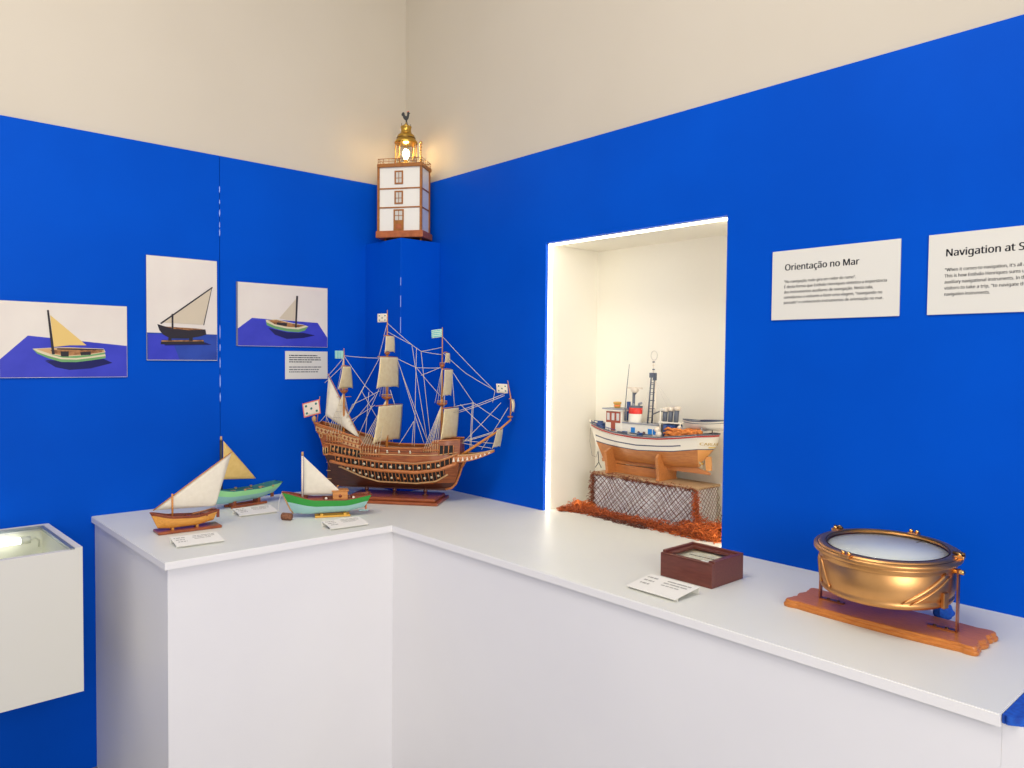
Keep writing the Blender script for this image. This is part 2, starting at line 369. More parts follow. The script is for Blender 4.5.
# ------------------------------------------------------------------ wall signs and photographs
def sign(name, label, y0, y1, z0, z1, title, body, ty, tz, tw, by, bz, size, lines_w):
    o = thing(name, label, 'sign', (.0005, y0, z0))
    MB().bbox(0, .005, 0, y1-y0, 0, z1-z0, bev=.0006, seg=1).build('board', 'sign', o)
    text(title, .031, frame_mx((.0052, ty-y0, tz-z0), (0,1,0), (0,0,1)), 'ink', 'title', o, bold=.0006, width=tw)
    for i, (ln, wd_) in enumerate(zip(body, lines_w)):
        text(ln, size, frame_mx((.0052, by-y0, bz-z0-i*.0152), (0,1,0), (0,0,1)), 'ink', 'text_line', o, bold=.00015, width=wd_)
sign('wall_sign', 'white text panel headed Orientação no Mar on the blue wall', 1.956, 2.318, 1.672, 1.874, 'Orientação no Mar',
     ['"Na navegação, tudo gira em redor do rumo".', 'É desta forma que Estêvão Henriques sintetiza a importância', 'dos instrumentos auxiliares de navegação. Nesta sala,', 'convidamos o visitante a fazer uma viagem, "navegando no', 'passado" e conhecendo instrumentos de orientação no mar.'],
     1.9955, 1.816, .2146, 1.9945, 1.7795, .0135, [.208,.290,.255,.279,.282])
sign('wall_sign', 'white text panel headed Navigation at Sea, cut by the right picture edge', 2.386, 2.748, 1.672, 1.874, 'Navigation at Sea',
     ['"When it comes to navigation, it\'s all about the course".', 'This is how Estêvão Henriques sums up the importance of', 'auxiliary navigational instruments. In this room, we invite', 'visitors to take a trip, "to navigate the past", and discover', 'navigation instruments.'],
     2.4255, 1.817, .193, 2.425, 1.7795, .0135, [.252,.262,.250,.272,.100])

def photo(label, x0, x1, z0, z1, layers, name='boat_photograph', cat='photograph', group=None):
    # printed board on the left wall; u runs left to right as seen (towards the corner), w upwards, both 0..1
    W, H = x1-x0, z1-z0
    o = thing(name, label, cat, (x1, .0005, z0), PI)
    MB().bbox(0, W, -.005, 0, 0, H, bev=.0005, seg=1).build('board', 'photo_board', o)
    w = MB(); d = .0052
    for i, (m, poly) in enumerate(layers):
        w.add([V((u*W, -d-.00012*i, v*H)) for u, v in poly], [tuple(range(len(poly)))], m)
    w.build('printed_picture', None, o)
    return o

def conv(kx0, kx1, yt0, yt1, yb):
    def f(*pts):
        out = []
        for x, y in pts:
            u = (x-kx0)/(kx1-kx0); yt = lerp(yt0, yt1, u); out.append((min(max(u, .004), .996), min(max((yb-y)/(yb-yt), .006), .994)))
        return out
    return f
FULL = [(.002,.002),(.998,.002),(.998,.998),(.002,.998)]
c1 = conv(-12, 928, 75, 118, 641)
photo('photograph of a green boat with one yellow sail, leftmost on the left wall', 1.253, 1.660, 1.467, 1.735, [
  ('photo_wall', FULL),
  ('photo_blue', c1((-12,506),(185,332),(928,410),(928,641),(-12,641))),
  ('photo_shadow', c1((300,516),(420,540),(560,530),(740,505),(810,535),(640,575),(480,585),(380,565))),
  ('photo_shadow', c1((300,510),(380,540),(520,548),(660,532),(740,505),(600,515),(420,515))),
  ('photo_green', c1((215,428),(250,465),(330,500),(420,526),(530,528),(640,516),(756,500),(752,470),(740,440),(600,450),(400,450),(300,440))),
  ('photo_cream', c1((215,428),(250,452),(330,482),(420,506),(530,510),(640,498),(756,484),(752,470),(640,486),(530,498),(430,494),(340,470),(260,442))),
  ('photo_cream', c1((215,428),(330,422),(470,418),(620,425),(740,430),(756,456),(620,476),(450,486),(330,468))),
  ('photo_tan', c1((240,430),(330,425),(470,421),(620,428),(735,433),(748,454),(620,473),(450,483),(335,464))),
  ('photo_wood', c1((340,440),(470,432),(620,436),(728,442),(730,455),(610,470),(450,478),(370,464))),
  ('photo_dark', c1((415,448),(475,448),(475,486),(418,486))), ('photo_dark', c1((560,455),(640,450),(640,474),(566,478))),
  ('photo_dark', c1((390,425),(560,428),(740,434),(740,440),(560,438),(390,434))),
  ('photo_sail', c1((343,182),(470,290),(608,404),(480,404),(366,416))),
  ('photo_dark', c1((320,146),(334,146),(374,470),(353,470))),
], group=None)
c2 = conv(624, 925, 62, 89, 514)
photo('tall photograph of a dark boat with a pale lateen sail, middle of the three', .913, 1.184, 1.531, 1.937, [
  ('photo_wall', FULL), ('photo_dusk', c2((624,394),(925,402),(925,514),(624,514))),
  ('photo_blue', c2((630,400),(720,404),(760,514),(630,514))),
  ('photo_shadow', c2((690,440),(872,436),(900,446),(700,450))),
  ('photo_dark', c2((667,358),(676,385),(692,404),(722,420),(792,420),(850,410),(876,402),(872,380),(800,384),(735,378),(700,368))),
  ('photo_wood', c2((700,368),(735,378),(800,384),(866,380),(830,376),(760,372))),
  ('photo_dark', c2((684,426),(862,424),(870,442),(680,445))), ('photo_wood', c2((684,428),(862,426),(864,431),(684,433))),
  ('photo_dark', c2((712,416),(726,416),(726,430),(712,430))), ('photo_dark', c2((800,416),(816,416),(816,430),(800,430))),
  ('photo_pale', c2((688,352),(900,204),(884,280),(860,360),(780,356))),
  ('photo_dark', c2((678,354),(903,198),(905,203),(684,358))), ('photo_dark', c2((862,362),(899,206),(901,208),(866,362))),
  ('photo_dark', c2((726,314),(734,314),(734,378),(726,378))),
])
c3 = conv(215, 751, 127, 163, 510)
photo('photograph of a small green boat with sail to the left, above the small text label', .415, .833, 1.5935, 1.861, [
  ('photo_wall', FULL), ('photo_blue', c3((215,410),(300,342),(688,366),(751,452),(751,510),(215,510))),
  ('photo_board', [(.002,.002),(.014,.002),(.014,.998),(.002,.998)]),
  ('photo_shadow', c3((392,400),(500,424),(600,426),(672,440),(600,456),(500,464),(430,440))),
  ('photo_green', c3((377,352),(383,384),(430,404),(500,419),(570,423),(610,412),(630,386),(560,398),(470,390),(400,372))),
  ('photo_cream', c3((377,352),(381,366),(430,388),(500,402),(570,406),(630,388),(600,378),(540,370),(440,348))),
  ('photo_wood', c3((388,354),(440,352),(540,374),(612,382),(570,394),(500,392),(430,378))),
  ('photo_dark', c3((440,366),(500,370),(500,388),(440,380))),
  ('photo_pale', c3((556,224),(549,356),(500,352),(454,342))),
  ('photo_dark', c3((555,208),(567,209),(558,396),(548,396))),
])
def words(mb, u0, u1, y, h, P, m, avg=.011):
    u = u0
    while u < u1-.002:
        L = min(random.uniform(.4, 1.6)*avg, u1-u); mb.add([P(u, y), P(u+L, y), P(u+L, y+h), P(u, y+h)], [(0,1,2,3)], m); u += L+.0022
lb = thing('wall_label', 'small white text label below the right photograph, beside the galleon', 'sign', (.617, .0005, 1.452), PI)
MB().bbox(0, .203, -.004, 0, 0, .123, bev=.0005, seg=1).build('board', 'sign', lb)
for i, (z, L, m) in enumerate(((.102,.135,'ink'),(.0925,.15,'ink'),(.083,.155,'ink'),(.0735,.11,'ink'),(.051,.155,'ink2'),(.0395,.145,'ink2'),(.0295,.14,'ink2'))):
    w = MB(); words(w, .017, .017+L, z, .0042, lambda u, y: (u, -.0043, y), m, .013); w.build('text_line', None, lb)

def label_card(label, pfl, pfr, depth):
    a = V(pfl); b = V(pfr); X = (b-a).normalized(); W = (b-a).length
    o = thing('label_card', label, 'label', (a.x, a.y, C), math.atan2(X.y, X.x), None)
    hf, hb, t = .0075, .019, .0016
    w = MB(); sl = (hb-hf)/depth
    w.prism([(0,hf-t),(depth,hb-t),(depth,hb),(0,hf)], (0,0,0), (0,1,0), (0,0,1), (1,0,0), W)
    w.prism([(depth-t,.0003),(depth,.0003),(depth,hb-t),(depth-t,hb-t)], (0,0,0), (0,1,0), (0,0,1), (1,0,0), W)
    w.prism([(.012,.0003),(.012+t,.0003),(.012+t,hf+.012*sl-t),(.012,hf+.012*sl-t)], (0,0,0), (0,1,0), (0,0,1), (1,0,0), W)
    w.build('folded_card', 'card', o)
    P = lambda u, y: (u, y, hf+y*sl+.0003)
    def line(a, b, y, h, m, avg): w = MB(); words(w, W*a, W*b, depth*y, depth*h, P, m, avg); w.build('text_line', None, o)
    for r_ in range(3): line(.05+.02*r_, .28, .76-.2*r_, .075, 'inkfaint', .009)
    line(.45, .92, .80, .06, 'inkfaint', .02); line(.43, .90, .66, .06, 'inkfaint', .02); line(.45, .80, .52, .05, 'inkfaint', .02)
    return o
label_card('white folded label card in front of the small boat of golden wood', (1.298,.693,0), (1.154,.703,0), .088)
label_card('white folded label card in front of the mint-green boat with yellow sail', (.966,.365,0), (.822,.376,0), .088)
label_card('white folded label card in front of the bright green and pale blue boat', (.812,.776,0), (.668,.787,0), .085)
label_card('white folded label card in front of the small mahogany box', (.540,1.856,0), (.541,2.012,0), .104)

# ------------------------------------------------------------------ generic little hull
def hull_grid(us, b, zs, zk, xt, xk, nv=10, e=.75, g=1.):
    rows = []
    for u in us:
        r = []
        for j in range(-nv, nv+1):
            v = abs(j)/nv                                 # v=1 gunwale, 0 keel
            y = b(u)*math.sin(v*PI/2)**e
            z = zk(u)+(zs(u)-zk(u))*(1-math.cos(v*PI/2)**g)
            k = (z-zk(u))/max(zs(u)-zk(u), 1e-6)
            r.append(V((lerp(xk(u), xt(u), k), math.copysign(y, j) if j else 0, z)))
        rows.append(r)
    return rows
def grid_faces(w, rows, pick, smooth=True, flip=False):
    n = len(rows[0]); vs = [p for r in rows for p in r]; by = {}
    for i in range(len(rows)-1):
        for j in range(n-1):
            f = (i*n+j, (i+1)*n+j, (i+1)*n+j+1, i*n+j+1)
            by.setdefault(pick(i, j), []).append(f)
    for m, fs in by.items():
        if m: w.add(vs, fs, m, smooth)
def open_boat(root, us, b, zs, zk, xt, xk, lower, upper, band, inner, rim, deckz, e=.75, th=.9, nv=10, rimr=.0022, deckm=None):
    rows = hull_grid(us, b, zs, zk, xt, xk, nv, e)
    n = 2*nv
    def zfrac(i, j): v = abs(j+.5-nv)/nv; return v
    w = MB(); grid_faces(w, rows, lambda i, j: lower if zfrac(i, j) < band else None)
    tr = rows[0]; lowj = [j for j in range(n+1) if abs(j-nv)/nv <= band+1e-6]
    w.add([tr[j] for j in lowj], [tuple(range(len(lowj)))], lower)
    smooth_by_angle(w.build('hull', None, root), 50)
    w = MB(); grid_faces(w, rows, lambda i, j: upper if zfrac(i, j) >= band else None)
    up = [tr[j] for j in range(n+1) if abs(j-nv)/nv >= band-1e-6]
    L = [p for p in up if p.y < 0]; R = [p for p in up if p.y > 0]
    w.add(L+R, [tuple(range(len(L)+len(R)))], upper)
    smooth_by_angle(w.build('upper_strake', None, root), 50)
    # inner skin and floor
    w = MB()
    inn = []
    for i, u in enumerate(us):
        r = []
        for v in (1, .8, .6):
            pass
        zt, zd = zs(u)-.0005, min(deckz, zs(u)-.003)
        bb = b(u)*th
        k = lambda z: lerp(xk(u), xt(u), (z-zk(u))/max(zs(u)-zk(u), 1e-6))
        off = .004 if i == 0 else (-.004 if i == len(us)-1 else 0)
        inn.append([V((k(zt)+off, -bb, zt)), V((k(zd)+off, -bb*.85, zd)), V((k(zd)+off, bb*.85, zd)), V((k(zt)+off, bb, zt))])
    grid_faces(w, inn, lambda i, j: inner, False)
    w.add(inn[0], [(0,1,2,3)], inner)
    w.build('inner_planking', None, root)
    w = MB(); nr = [rows[i][0] for i in range(len(us))]; fr = [rows[i][-1] for i in range(len(us))]
    for side, s in ((nr, -1), (fr, 1)):
        w.tube([p+V((0, -s*.0008, .0004)) for p in side], rimr, rim, 6)
    w.tube([nr[0], fr[0]], rimr, rim, 6)
    w.build('gunwale', None, root)
    return rows
US = [i/20 for i in range(21)]
def tri_sail(root, name, P, Q, R, m, bulge=.01, n=10, label=None):
    P, Q, R = V(P), V(Q), V(R); N = (Q-P).cross(R-P).normalized()
    def f(u, v):                                           # luff P-Q, clew R
        a = P.lerp(Q, v); p = a.lerp(R, u*.999)
        return p+N*bulge*math.sin(PI*min(u*1.0, 1))*math.sin(PI*(.08+.84*v))
    return MB().sheet(f, n, n, .0009, m).build(name, None, root, label)

# --- boat 1: small golden boat with white lateen sail
b1 = thing('model_boat', 'small golden wood model boat with a white lateen sail, at the counter corner', 'model boat', (1.19, .45, C), math.atan2(-.06, .998))
bb = lambda u: .030*(math.sin(PI*min(1, (u*.80+.17)))**.7 if u < 1 else .02)
bb = lambda u: .031*max(.03, (1-abs(2*(u*.86+.07)-.95)**2.6))*(1 if u > .05 else .9)
zs1 = lambda u: interp([(0,.060),(.35,.050),(.7,.056),(1,.072)], u)
zk1 = lambda u: interp([(0,.024),(.3,.015),(.8,.0135),(1,.018)], u)
open_boat(b1, US, bb, zs1, zk1, lambda u: lerp(-.104,.113,u), lambda u: lerp(-.090,.090,u), 'oak', 'boatred', .88, 'boatred', 'boatred', .040)
MB().bbox(-.112, .096, -.040, .034, .0003, .0095, bev=.0025).build('display_base', 'mahog', b1)
for x in (.045, -.035): MB().box(x-.004, x+.004, -.013, .013, .0092, .0175).build('support_post', 'oak', b1)
MB().box(-.113, -.103, -.002, .002, .032, .060).build('rudder', 'boatred', b1)
MB().tube([(.044,.004,.036),(.044,.004,.131)], .0033, n=8).build('mast', 'pine', b1)
MB().tube([(.104,-.001,.080),(-.16,-.001,.261)], [.0018,.0016], n=6).build('yard', 'pine', b1)
tri_sail(b1, 'sail', (.101,-.003,.080), (-.157,-.003,.258), (-.101,-.004,.0725), 'canvas_w', -.006)
for x in (-.06, -.01): MB().box(x-.006, x+.006, -.026, .026, .0455, .049).build('thwart', 'boatred', b1)
w = MB(); w.tube([(-.02,.01,.056),(-.06,.004,.062),(-.10,-.006,.0665)], .0012); w.build('oar', 'pine', b1)
w = MB(); w.tube([(-.101,.010,.0725),(-.10,.004,.062)], .0006); w.build('sheet_rope', 'string', b1)

# --- boat 2: mint green boat behind, yellow sail
b2 = thing('model_boat', 'mint-green and teal model boat with a yellow sail, against the left wall', 'model boat', (.86, .152, C), math.atan2(.193, .981))
bb = lambda u: .034*max(.03, (1-abs(2*(u*.78+.14)-.90)**2.8))
zs2 = lambda u: interp([(0,.078),(.35,.067),(.7,.069),(1,.088)], u)
zk2 = lambda u: interp([(0,.034),(.25,.022),(.8,.0195),(1,.024)], u)
open_boat(b2, US, bb, zs2, zk2, lambda u: lerp(-.163,.165,u), lambda u: lerp(-.120,.140,u), 'teal', 'mint', .66, 'tealdk', 'tealdk', .050)
w = MB(); w.bbox(-.085, .075, -.030, -.018, .0003, .010, bev=.002); w.bbox(-.085, .075, .018, .030, .0003, .010, bev=.002)
for x in (.055, -.055): w.box(x-.005, x+.005, -.018, .018, .002, .0085)
w.build('display_base', 'mahog', b2)
for x in (.055, -.055): MB().box(x-.006, x+.006, -.018, .018, .008, .0265).build('support_post', 'mahog', b2)
MB().tube([(.104,0,.048),(.104,0,.272)], .0058, n=10).build('mast', 'black', b2)
MB().tube([(.104,0,.2715),(.104,0,.287)], [.0048,.004], n=10).build('mast_cap', 'tan', b2)
tri_sail(b2, 'sail', (.099,.006,.118), (.098,.006,.269), (-.048,.006,.104), 'canvas_y', -.010)
for x in (-.09, -.03, .04): MB().box(x-.008, x+.008, -.029, .029, .060, .064).build('thwart', 'tan', b2)
for s in (-1, 1):
    for x in (-.11, -.05, .02):
        MB().box(x-.004, x+.004, s*.032-.003, s*.032+.003, .066, .073).build('oarlock', 'tan', b2)
MB().box(-.135, -.122, -.003, .003, .018, .036).build('propeller', 'mahog', b2)

# --- boat 3: bright green over pale blue, cabin
b3 = thing('model_boat', 'bright green and pale blue model boat with a cabin and cream sail', 'model boat', (.72, .54, C), math.atan2(-.422, .907))
bb = lambda u: .043*max(.03, (1-abs(2*(u*.80+.12)-.90)**2.8))
zs3 = lambda u: interp([(0,.080),(.3,.066),(.65,.070),(1,.098)], u)
zk3 = lambda u: interp([(0,.028),(.25,.016),(.8,.0125),(1,.017)], u)
rows3 = open_boat(b3, US, bb, zs3, zk3, lambda u: lerp(-.178,.147,u), lambda u: lerp(-.150,.105,u), 'pale', 'green', .73, 'boatred', 'boatred', .058)
w = MB()
for y in (-.022, .022): w.bbox(-.100, .030, y-.006, y+.006, .0003, .0075, bev=.002)
for x in (-.08, .005): w.box(x-.005, x+.005, -.026, .026, .0073, .0145)
w.build('display_skid', 'yellow', b3)
w = MB().tube([(.1475,0,.100),(.136,0,.07),(.118,0,.032),(.107,0,.0165)], .0028, n=6); w.build('stem_post', 'tan', b3)
MB().tube([(.074,0,.05),(.074,0,.232)], .0042, n=8).build('mast', 'flagw', b3)
MB().tube([(.074,0,.2318),(.074,0,.246)], [.0048,.0042], n=8).build('mast_cap', 'tan', b3)
tri_sail(b3, 'sail', (.069,.006,.085), (.069,.006,.229), (-.074,.010,.084), 'canvas_w', -.008)
cb = MB().bbox(-.09, -.035, -.026, .026, .058, .096, bev=.0015).build('cabin', 'pine', b3, 'orange wood cabin')
w = MB(); mx = Matrix.Translation((-.062,.0263,.079)) @ Matrix.Rotation(PI/2, 4, 'X'); w.lathe([(.006,-.001),(.006,.0012),(.004,.0012)], 'boatred', 14, mx=mx); w.build('porthole', None, cb)
MB().bbox(-.094, -.031, -.028, .028, .0958, .099, bev=.001).build('cabin_roof', 'pine', cb)
MB().tube([(-.052,0,.0985),(-.052,0,.112),(-.058,0,.114)], .0022).build('chimney', 'oak', cb)
MB().bbox(.0, .055, -.026, .026, .058, .074, bev=.002).build('hatch', 'boatred', b3)
MB().bbox(-.160, -.105, -.028, .028, .058, .076, bev=.002).build('stern_locker', 'boatred', b3)
for x in (-.01, -.11): 
    w = MB().ball((x, .037, .074), .005, 'flagw'); w.build('bollard', None, b3)
w = MB(); mx = Matrix.Translation((-.160,0,.030)) @ Matrix.Rotation(PI/2, 4, 'Y')
w.lathe([(.004,-.003),(.012,-.0015),(.012,.0015),(.004,.003)], 'orange', 16, mx=mx); w.build('propeller', None, b3)
MB().tube([(-.14,0,.0285),(-.162,0,.030)], .002).build('propeller_shaft', 'black', b3)
MB().box(-.168, -.135, -.002, .002, .0145, .0195).build('skeg', 'pale', b3)

fl = thing('rope_fender', 'small brown roped fender lying under the bow of the bright green boat', 'fender', (.853, .517, C), math.atan2(-.0, -1))
dv = V((.836-.862, .540-.496, 0)).normalized()
w = MB(); mx = frame_mx((0,0,.0135), (0,0,1), (dv.y*1, dv.x, 0))
fl.rotation_euler.z = math.atan2(dv.y, dv.x)
w = MB(); L = .021
rot = Matrix.Translation((0,0,.0135)) @ Matrix.Rotation(PI/2, 4, 'Y')
w.lathe([(.004,-L),(.0105,-L*.93),(.0125,-L*.5),(.0128,0),(.0125,L*.5),(.0105,L*.93),(.004,L)], 'rope', 18, mx=rot)
w.build('core', None, fl)
for k in range(6):
    x = -L*.8+k*L*.32
    w = MB(); w.tube([(x, .0126*math.cos(t), .0135+.0126*math.sin(t)) for t in [2*PI*i/16 for i in range(16)]], .0011, 'rope', 5, closed=True); w.build('lashing', None, fl)
bw = V((.72,.54,C))+V((.907*.147, -.422*.147, .097)); ml = fl.matrix_basis.inverted()
pts = [bw, bw+V((.014,.004,-.030)), V((.875,.492,C+.035)), V((.862,.500,C+.022))]
MB().tube([ml @ p for p in pts], .0008).build('tether', 'string', fl, 'thin pale cord up to the bow')

# ------------------------------------------------------------------ the galleon (local x = towards the bow, -y = towards the room)
G = thing('model_galleon', 'large three-masted wooden galleon model in full sail, standing in the blue corner', 'model ship', (.2, .6, C), math.atan2(.782, -.624))
MB_ = MB()
MB_.bbox(-.405, .0, -.098, .098, .0003, .0125, bev=.003); MB_.bbox(-.392, -.013, -.085, .085, .0120, .026, bev=.006, seg=3)
MB_.build('display_base', 'mahog', G)
for x in (-.335, -.212, -.078):
    w = MB(); w.lathe([(.013,.0255),(.013,.029),(.006,.032),(.0045,.037),(.008,.041),(.0095,.046),(.006,.050),(.007,.058)], 'mahog_d', 14, c=(x,0,0)); w.build('support_post', None, G)
sheerT = [(-.56,.322),(-.47,.300),(-.36,.268),(-.335,.262),(-.325,.240),(-.22,.229),(-.10,.229),(-.035,.236),(-.028,.262),(.078,.267)]
def lin(tab, x):
    if x <= tab[0][0]: return tab[0][1]
    for (a, p), (b, q) in zip(tab, tab[1:]):
        if x <= b: return p+(q-p)*(x-a)/(b-a)
    return tab[-1][1]
sstern = lambda z: lin([(.055,-.490),(.15,-.484),(.165,-.492),(.20,-.508),(.24,-.515),(.30,-.548),(.33,-.556)], z)
sbow = lambda z: lin([(.055,.012),(.062,.032),(.08,.048),(.12,.064),(.17,.076),(.20,.078),(.30,.079)], z)
def half(u, z):
    aft_hi = lin([(0,.60),(.2,.80),(.45,1.),(.8,.98),(.92,.80),(1,.50)], u)
    aft_lo = lin([(0,.10),(.15,.45),(.4,.92),(.7,.92),(.86,.62),(.95,.30),(1,.05)], u)
    k = lin([(.055,0),(.11,.35),(.15,.75),(.19,1)], z)
    sec = lin([(.055,.08),(.062,.30),(.075,.52),(.095,.72),(.12,.88),(.15,.98),(.175,1.),(.21,.93),(.25,.84),(.32,.74)], z)
    return .092*sec*lerp(aft_lo, aft_hi, k)
def gp(s, z, side=-1, off=0.):
    a, b = sstern(z), sbow(z); u = (s-a)/(b-a)
    return V((s, side*(half(min(max(u,0),1), z)+off), z))
NS, NZ = 56, 14
w = MB(); wb = MB()
for side in (-1, 1):
    rows = []
    for i in range(NS+1):
        u = i/NS; r = []
        for j in range(NZ+1):
            t = j/NZ; z = .055+.15*t
            for _ in range(4):
                s = lerp(sstern(z), sbow(z), u); z = lerp(.055, lin(sheerT, s), t)
            r.append(gp(s, z, side))
        rows.append(r)
    grid_faces(w, rows, lambda i, j: 'plank' if j > 2 + (3 if i < 8 else 0) + (2 if i < 14 else 0) - (1 if i > 40 else 0) else None)
    grid_faces(wb, rows, lambda i, j: None if j > 2 + (3 if i < 8 else 0) + (2 if i < 14 else 0) - (1 if i > 40 else 0) else 'plank_d')
    if side < 0: near = rows
    else: far = rows
w.add(near[0]+far[0], [tuple(list(range(NZ+1))+[NZ+1+k for k in range(NZ, -1, -1)])], 'plank')
w.add(near[-1]+far[-1], [tuple(list(range(NZ, -1, -1))+[NZ+1+k for k in range(NZ+1)])], 'plank')
w.build('hull', None, G); wb.build('lower_hull', None, G, 'dark lower hull')
w = MB()                                            # decks a little below the rails, and a beak bulkhead
dk = []
for i in range(NS+1):
    a, b = near[i][-1], far[i][-1]; d = V((0, .004, -.012)); dk.append([a+d, b+V((0,-.004,-.012))])
grid_faces(w, dk, lambda i, j: 'tan', False)
w.build('deck', None, G)
w = MB()
for side in (-1, 1): w.tube([(near if side < 0 else far)[i][-1]+V((0, -side*.001, .001)) for i in range(NS+1)], .0035, 'wale', 6)
w.tube([near[0][-1], far[0][-1]], .0035, 'wale')
w.build('rail', None, G)
w = MB(); w.box(-.487, .010, -.0045, .0045, .050, .060); w.tube([(.008,0,.055),(.034,0,.060),(.052,0,.078),(.068,0,.118),(.082,0,.165),(.09,0,.182)], .0055, 'wale', 6); w.build('keel', 'plank_d', G)
w = MB(); w.prism([(-.488,.058),(-.512,.058),(-.509,.15),(-.512,.188),(-.503,.188),(-.490,.15)], (0,-.003,0), (1,0,0), (0,0,1), (0,1,0), .006)
for z in (.08,.115,.15): w.box(-.514, -.47, -.005, .005, z, z+.003, 'tan')
w.build('rudder', 'plank_d', G)
# lines along the hull: (z as function of s)
wz_low = lambda s: lin([(-.47,.163),(-.40,.151),(-.26,.138),(-.10,.133),(0,.146),(.07,.172)], s)
def strip(w, f0, f1, s0, s1, m, off, n=40, side=-1, slant=0.):
    rows = []
    for i in range(n+1):
        s = lerp(s0, s1, i/n); rows.append([gp(s, f0(s), side, off), gp(s, lerp(f0(s), f1(s), .5), side, off), gp(s, f1(s), side, off)])
    grid_faces(w, rows, lambda i, j: m)
def wale(w, f, s0, s1, r, m, side=-1, n=36, off=.0):
    w.tube([gp(lerp(s0, s1, i/n), f(lerp(s0, s1, i/n)), side, off) for i in range(n+1)], r, m, 6)
low_top = lambda s: wz_low(s)-.008
low_bot = lambda s: lin([(-.43,.145),(-.34,.110),(-.26,.091),(-.10,.088),(-.02,.098),(.035,.132)], s)
mid_bot = lambda s: wz_low(s)+.008
mid_top = lambda s: wz_low(s)+.032
for side in (-1, 1):
    w = MB()  # dark strips on the hull skin, painting the shade of gun deck openings
    strip(w, low_bot, low_top, -.43, .02, 'recess_shade', .0012, side=side)
    strip(w, mid_bot, mid_top, -.455, .055, 'recess_shade', .0012, side=side)
    strip(w, lambda s: lin([(-.48,.206),(-.33,.186)], s), lambda s: lin([(-.48,.236),(-.33,.214)], s), -.475, -.33, 'recess_shade', .0012, side=side, n=14)
    strip(w, lambda s: .207, lambda s: .245, .0, .055, 'recess_shade', .0012, side=side, n=8)
    w.build('gun_deck_shade', None, G)
    w = MB()
    wale(w, wz_low, -.478, .066, .0082, 'wale', side); wale(w, lambda s: wz_low(s)+.036, -.47, .07, .0048, 'wale', side); wale(w, lambda s: low_bot(s)-.004, -.44, .03, .0042, 'tan', side)
    wale(w, lambda s: wz_low(s)+.039, -.35, .07, .0014, 'tan', side, off=.005)
    wale(w, lambda s: lin([(-.50,.196),(-.33,.180)], s), -.498, -.33, .0046, 'wale', side, 14); wale(w, lambda s: lin([(-.51,.240),(-.33,.217)], s), -.508, -.33, .0040, 'wale', side, 14)
    wale(w, lambda s: lin([(-.33,.205),(-.10,.203),(0,.207),(.07,.216)], s), -.33, .07, .0022, 'tan', side, 20)
    wale(w, lambda s: lin([(-.33,.217),(-.03,.217)], s), -.33, -.03, .0018, 'mahog_d', side, 20)
    w.build('wale', None, G)
    w = MB()
    for k in range(30):                             # uprights between the painted gun openings
        s = -.425+k*.0152
        if s < .02: w.tube([gp(s, low_bot(s), side, .003), gp(s, low_top(s), side, .003)], .0019, 'wale', 4)
    for k in range(28):
        s = -.45+k*.0182
        if s < .055: w.tube([gp(s, mid_bot(s), side, .003), gp(s, mid_top(s), side, .003)], .0022, 'wale', 4)
    for k in range(9):
        s = -.472+k*.0175; w.tube([gp(s, lin([(-.48,.206),(-.33,.186)], s), side, .003), gp(s, lin([(-.48,.236),(-.33,.214)], s), side, .003)], .0021, 'tan', 4)
    for s in (.0,.018,.037,.055): w.tube([gp(s, .207, side, .003), gp(s, .245, side, .003)], .0025, 'wale', 4)
    w.build('gallery_uprights', None, G)
for k in range(15):                                 # guns peeping out of the near side
    s = -.395+k*.0278; z = lerp(low_bot(s), low_top(s), .42); p = gp(s, z)
    w = MB(); m = 'cannon' if k not in (6,8,9,10) else 'cannon2'
    w.tube([p+V((0,.004,0)), p+V((0,-.006,.0005)), p+V((0,-.0085,.0005))], [.0052,.0045,.0053], m, 8); w.build('cannon', None, G)
for k in range(12):
    s = -.435+k*.0395; z = lerp(mid_bot(s), mid_top(s), .40); p = gp(s, z)
    w = MB(); m = 'cannon2' if k < 2 else 'cannon'
    w.tube([p+V((0,.004,0)), p+V((0,-.005,.0005)), p+V((0,-.0075,.0005))], [.0058,.005,.0058], m, 8); w.build('cannon', None, G)
for s in (-.46,-.44,-.405,-.385,-.365):
    z = lin([(-.48,.217),(-.33,.197)], s); p = gp(s, z); w = MB(); w.tube([p+V((0,.004,-.006)), p+V((0,-.003,.006))], .0055, 'cannon2', 8); w.build('cannon', None, G)
for s in (-.265,-.215,-.165,-.118):                 # cream ports on the waist
    p = gp(s, .2135); w = MB(); w.tube([p+V((0,.003,0)), p+V((0,-.005,0))], .0042, 'cannon', 8); w.ball(p+V((0,-.005,.006)), .0035, 'flagw', 8); w.build('gun_port_lid', None, G)
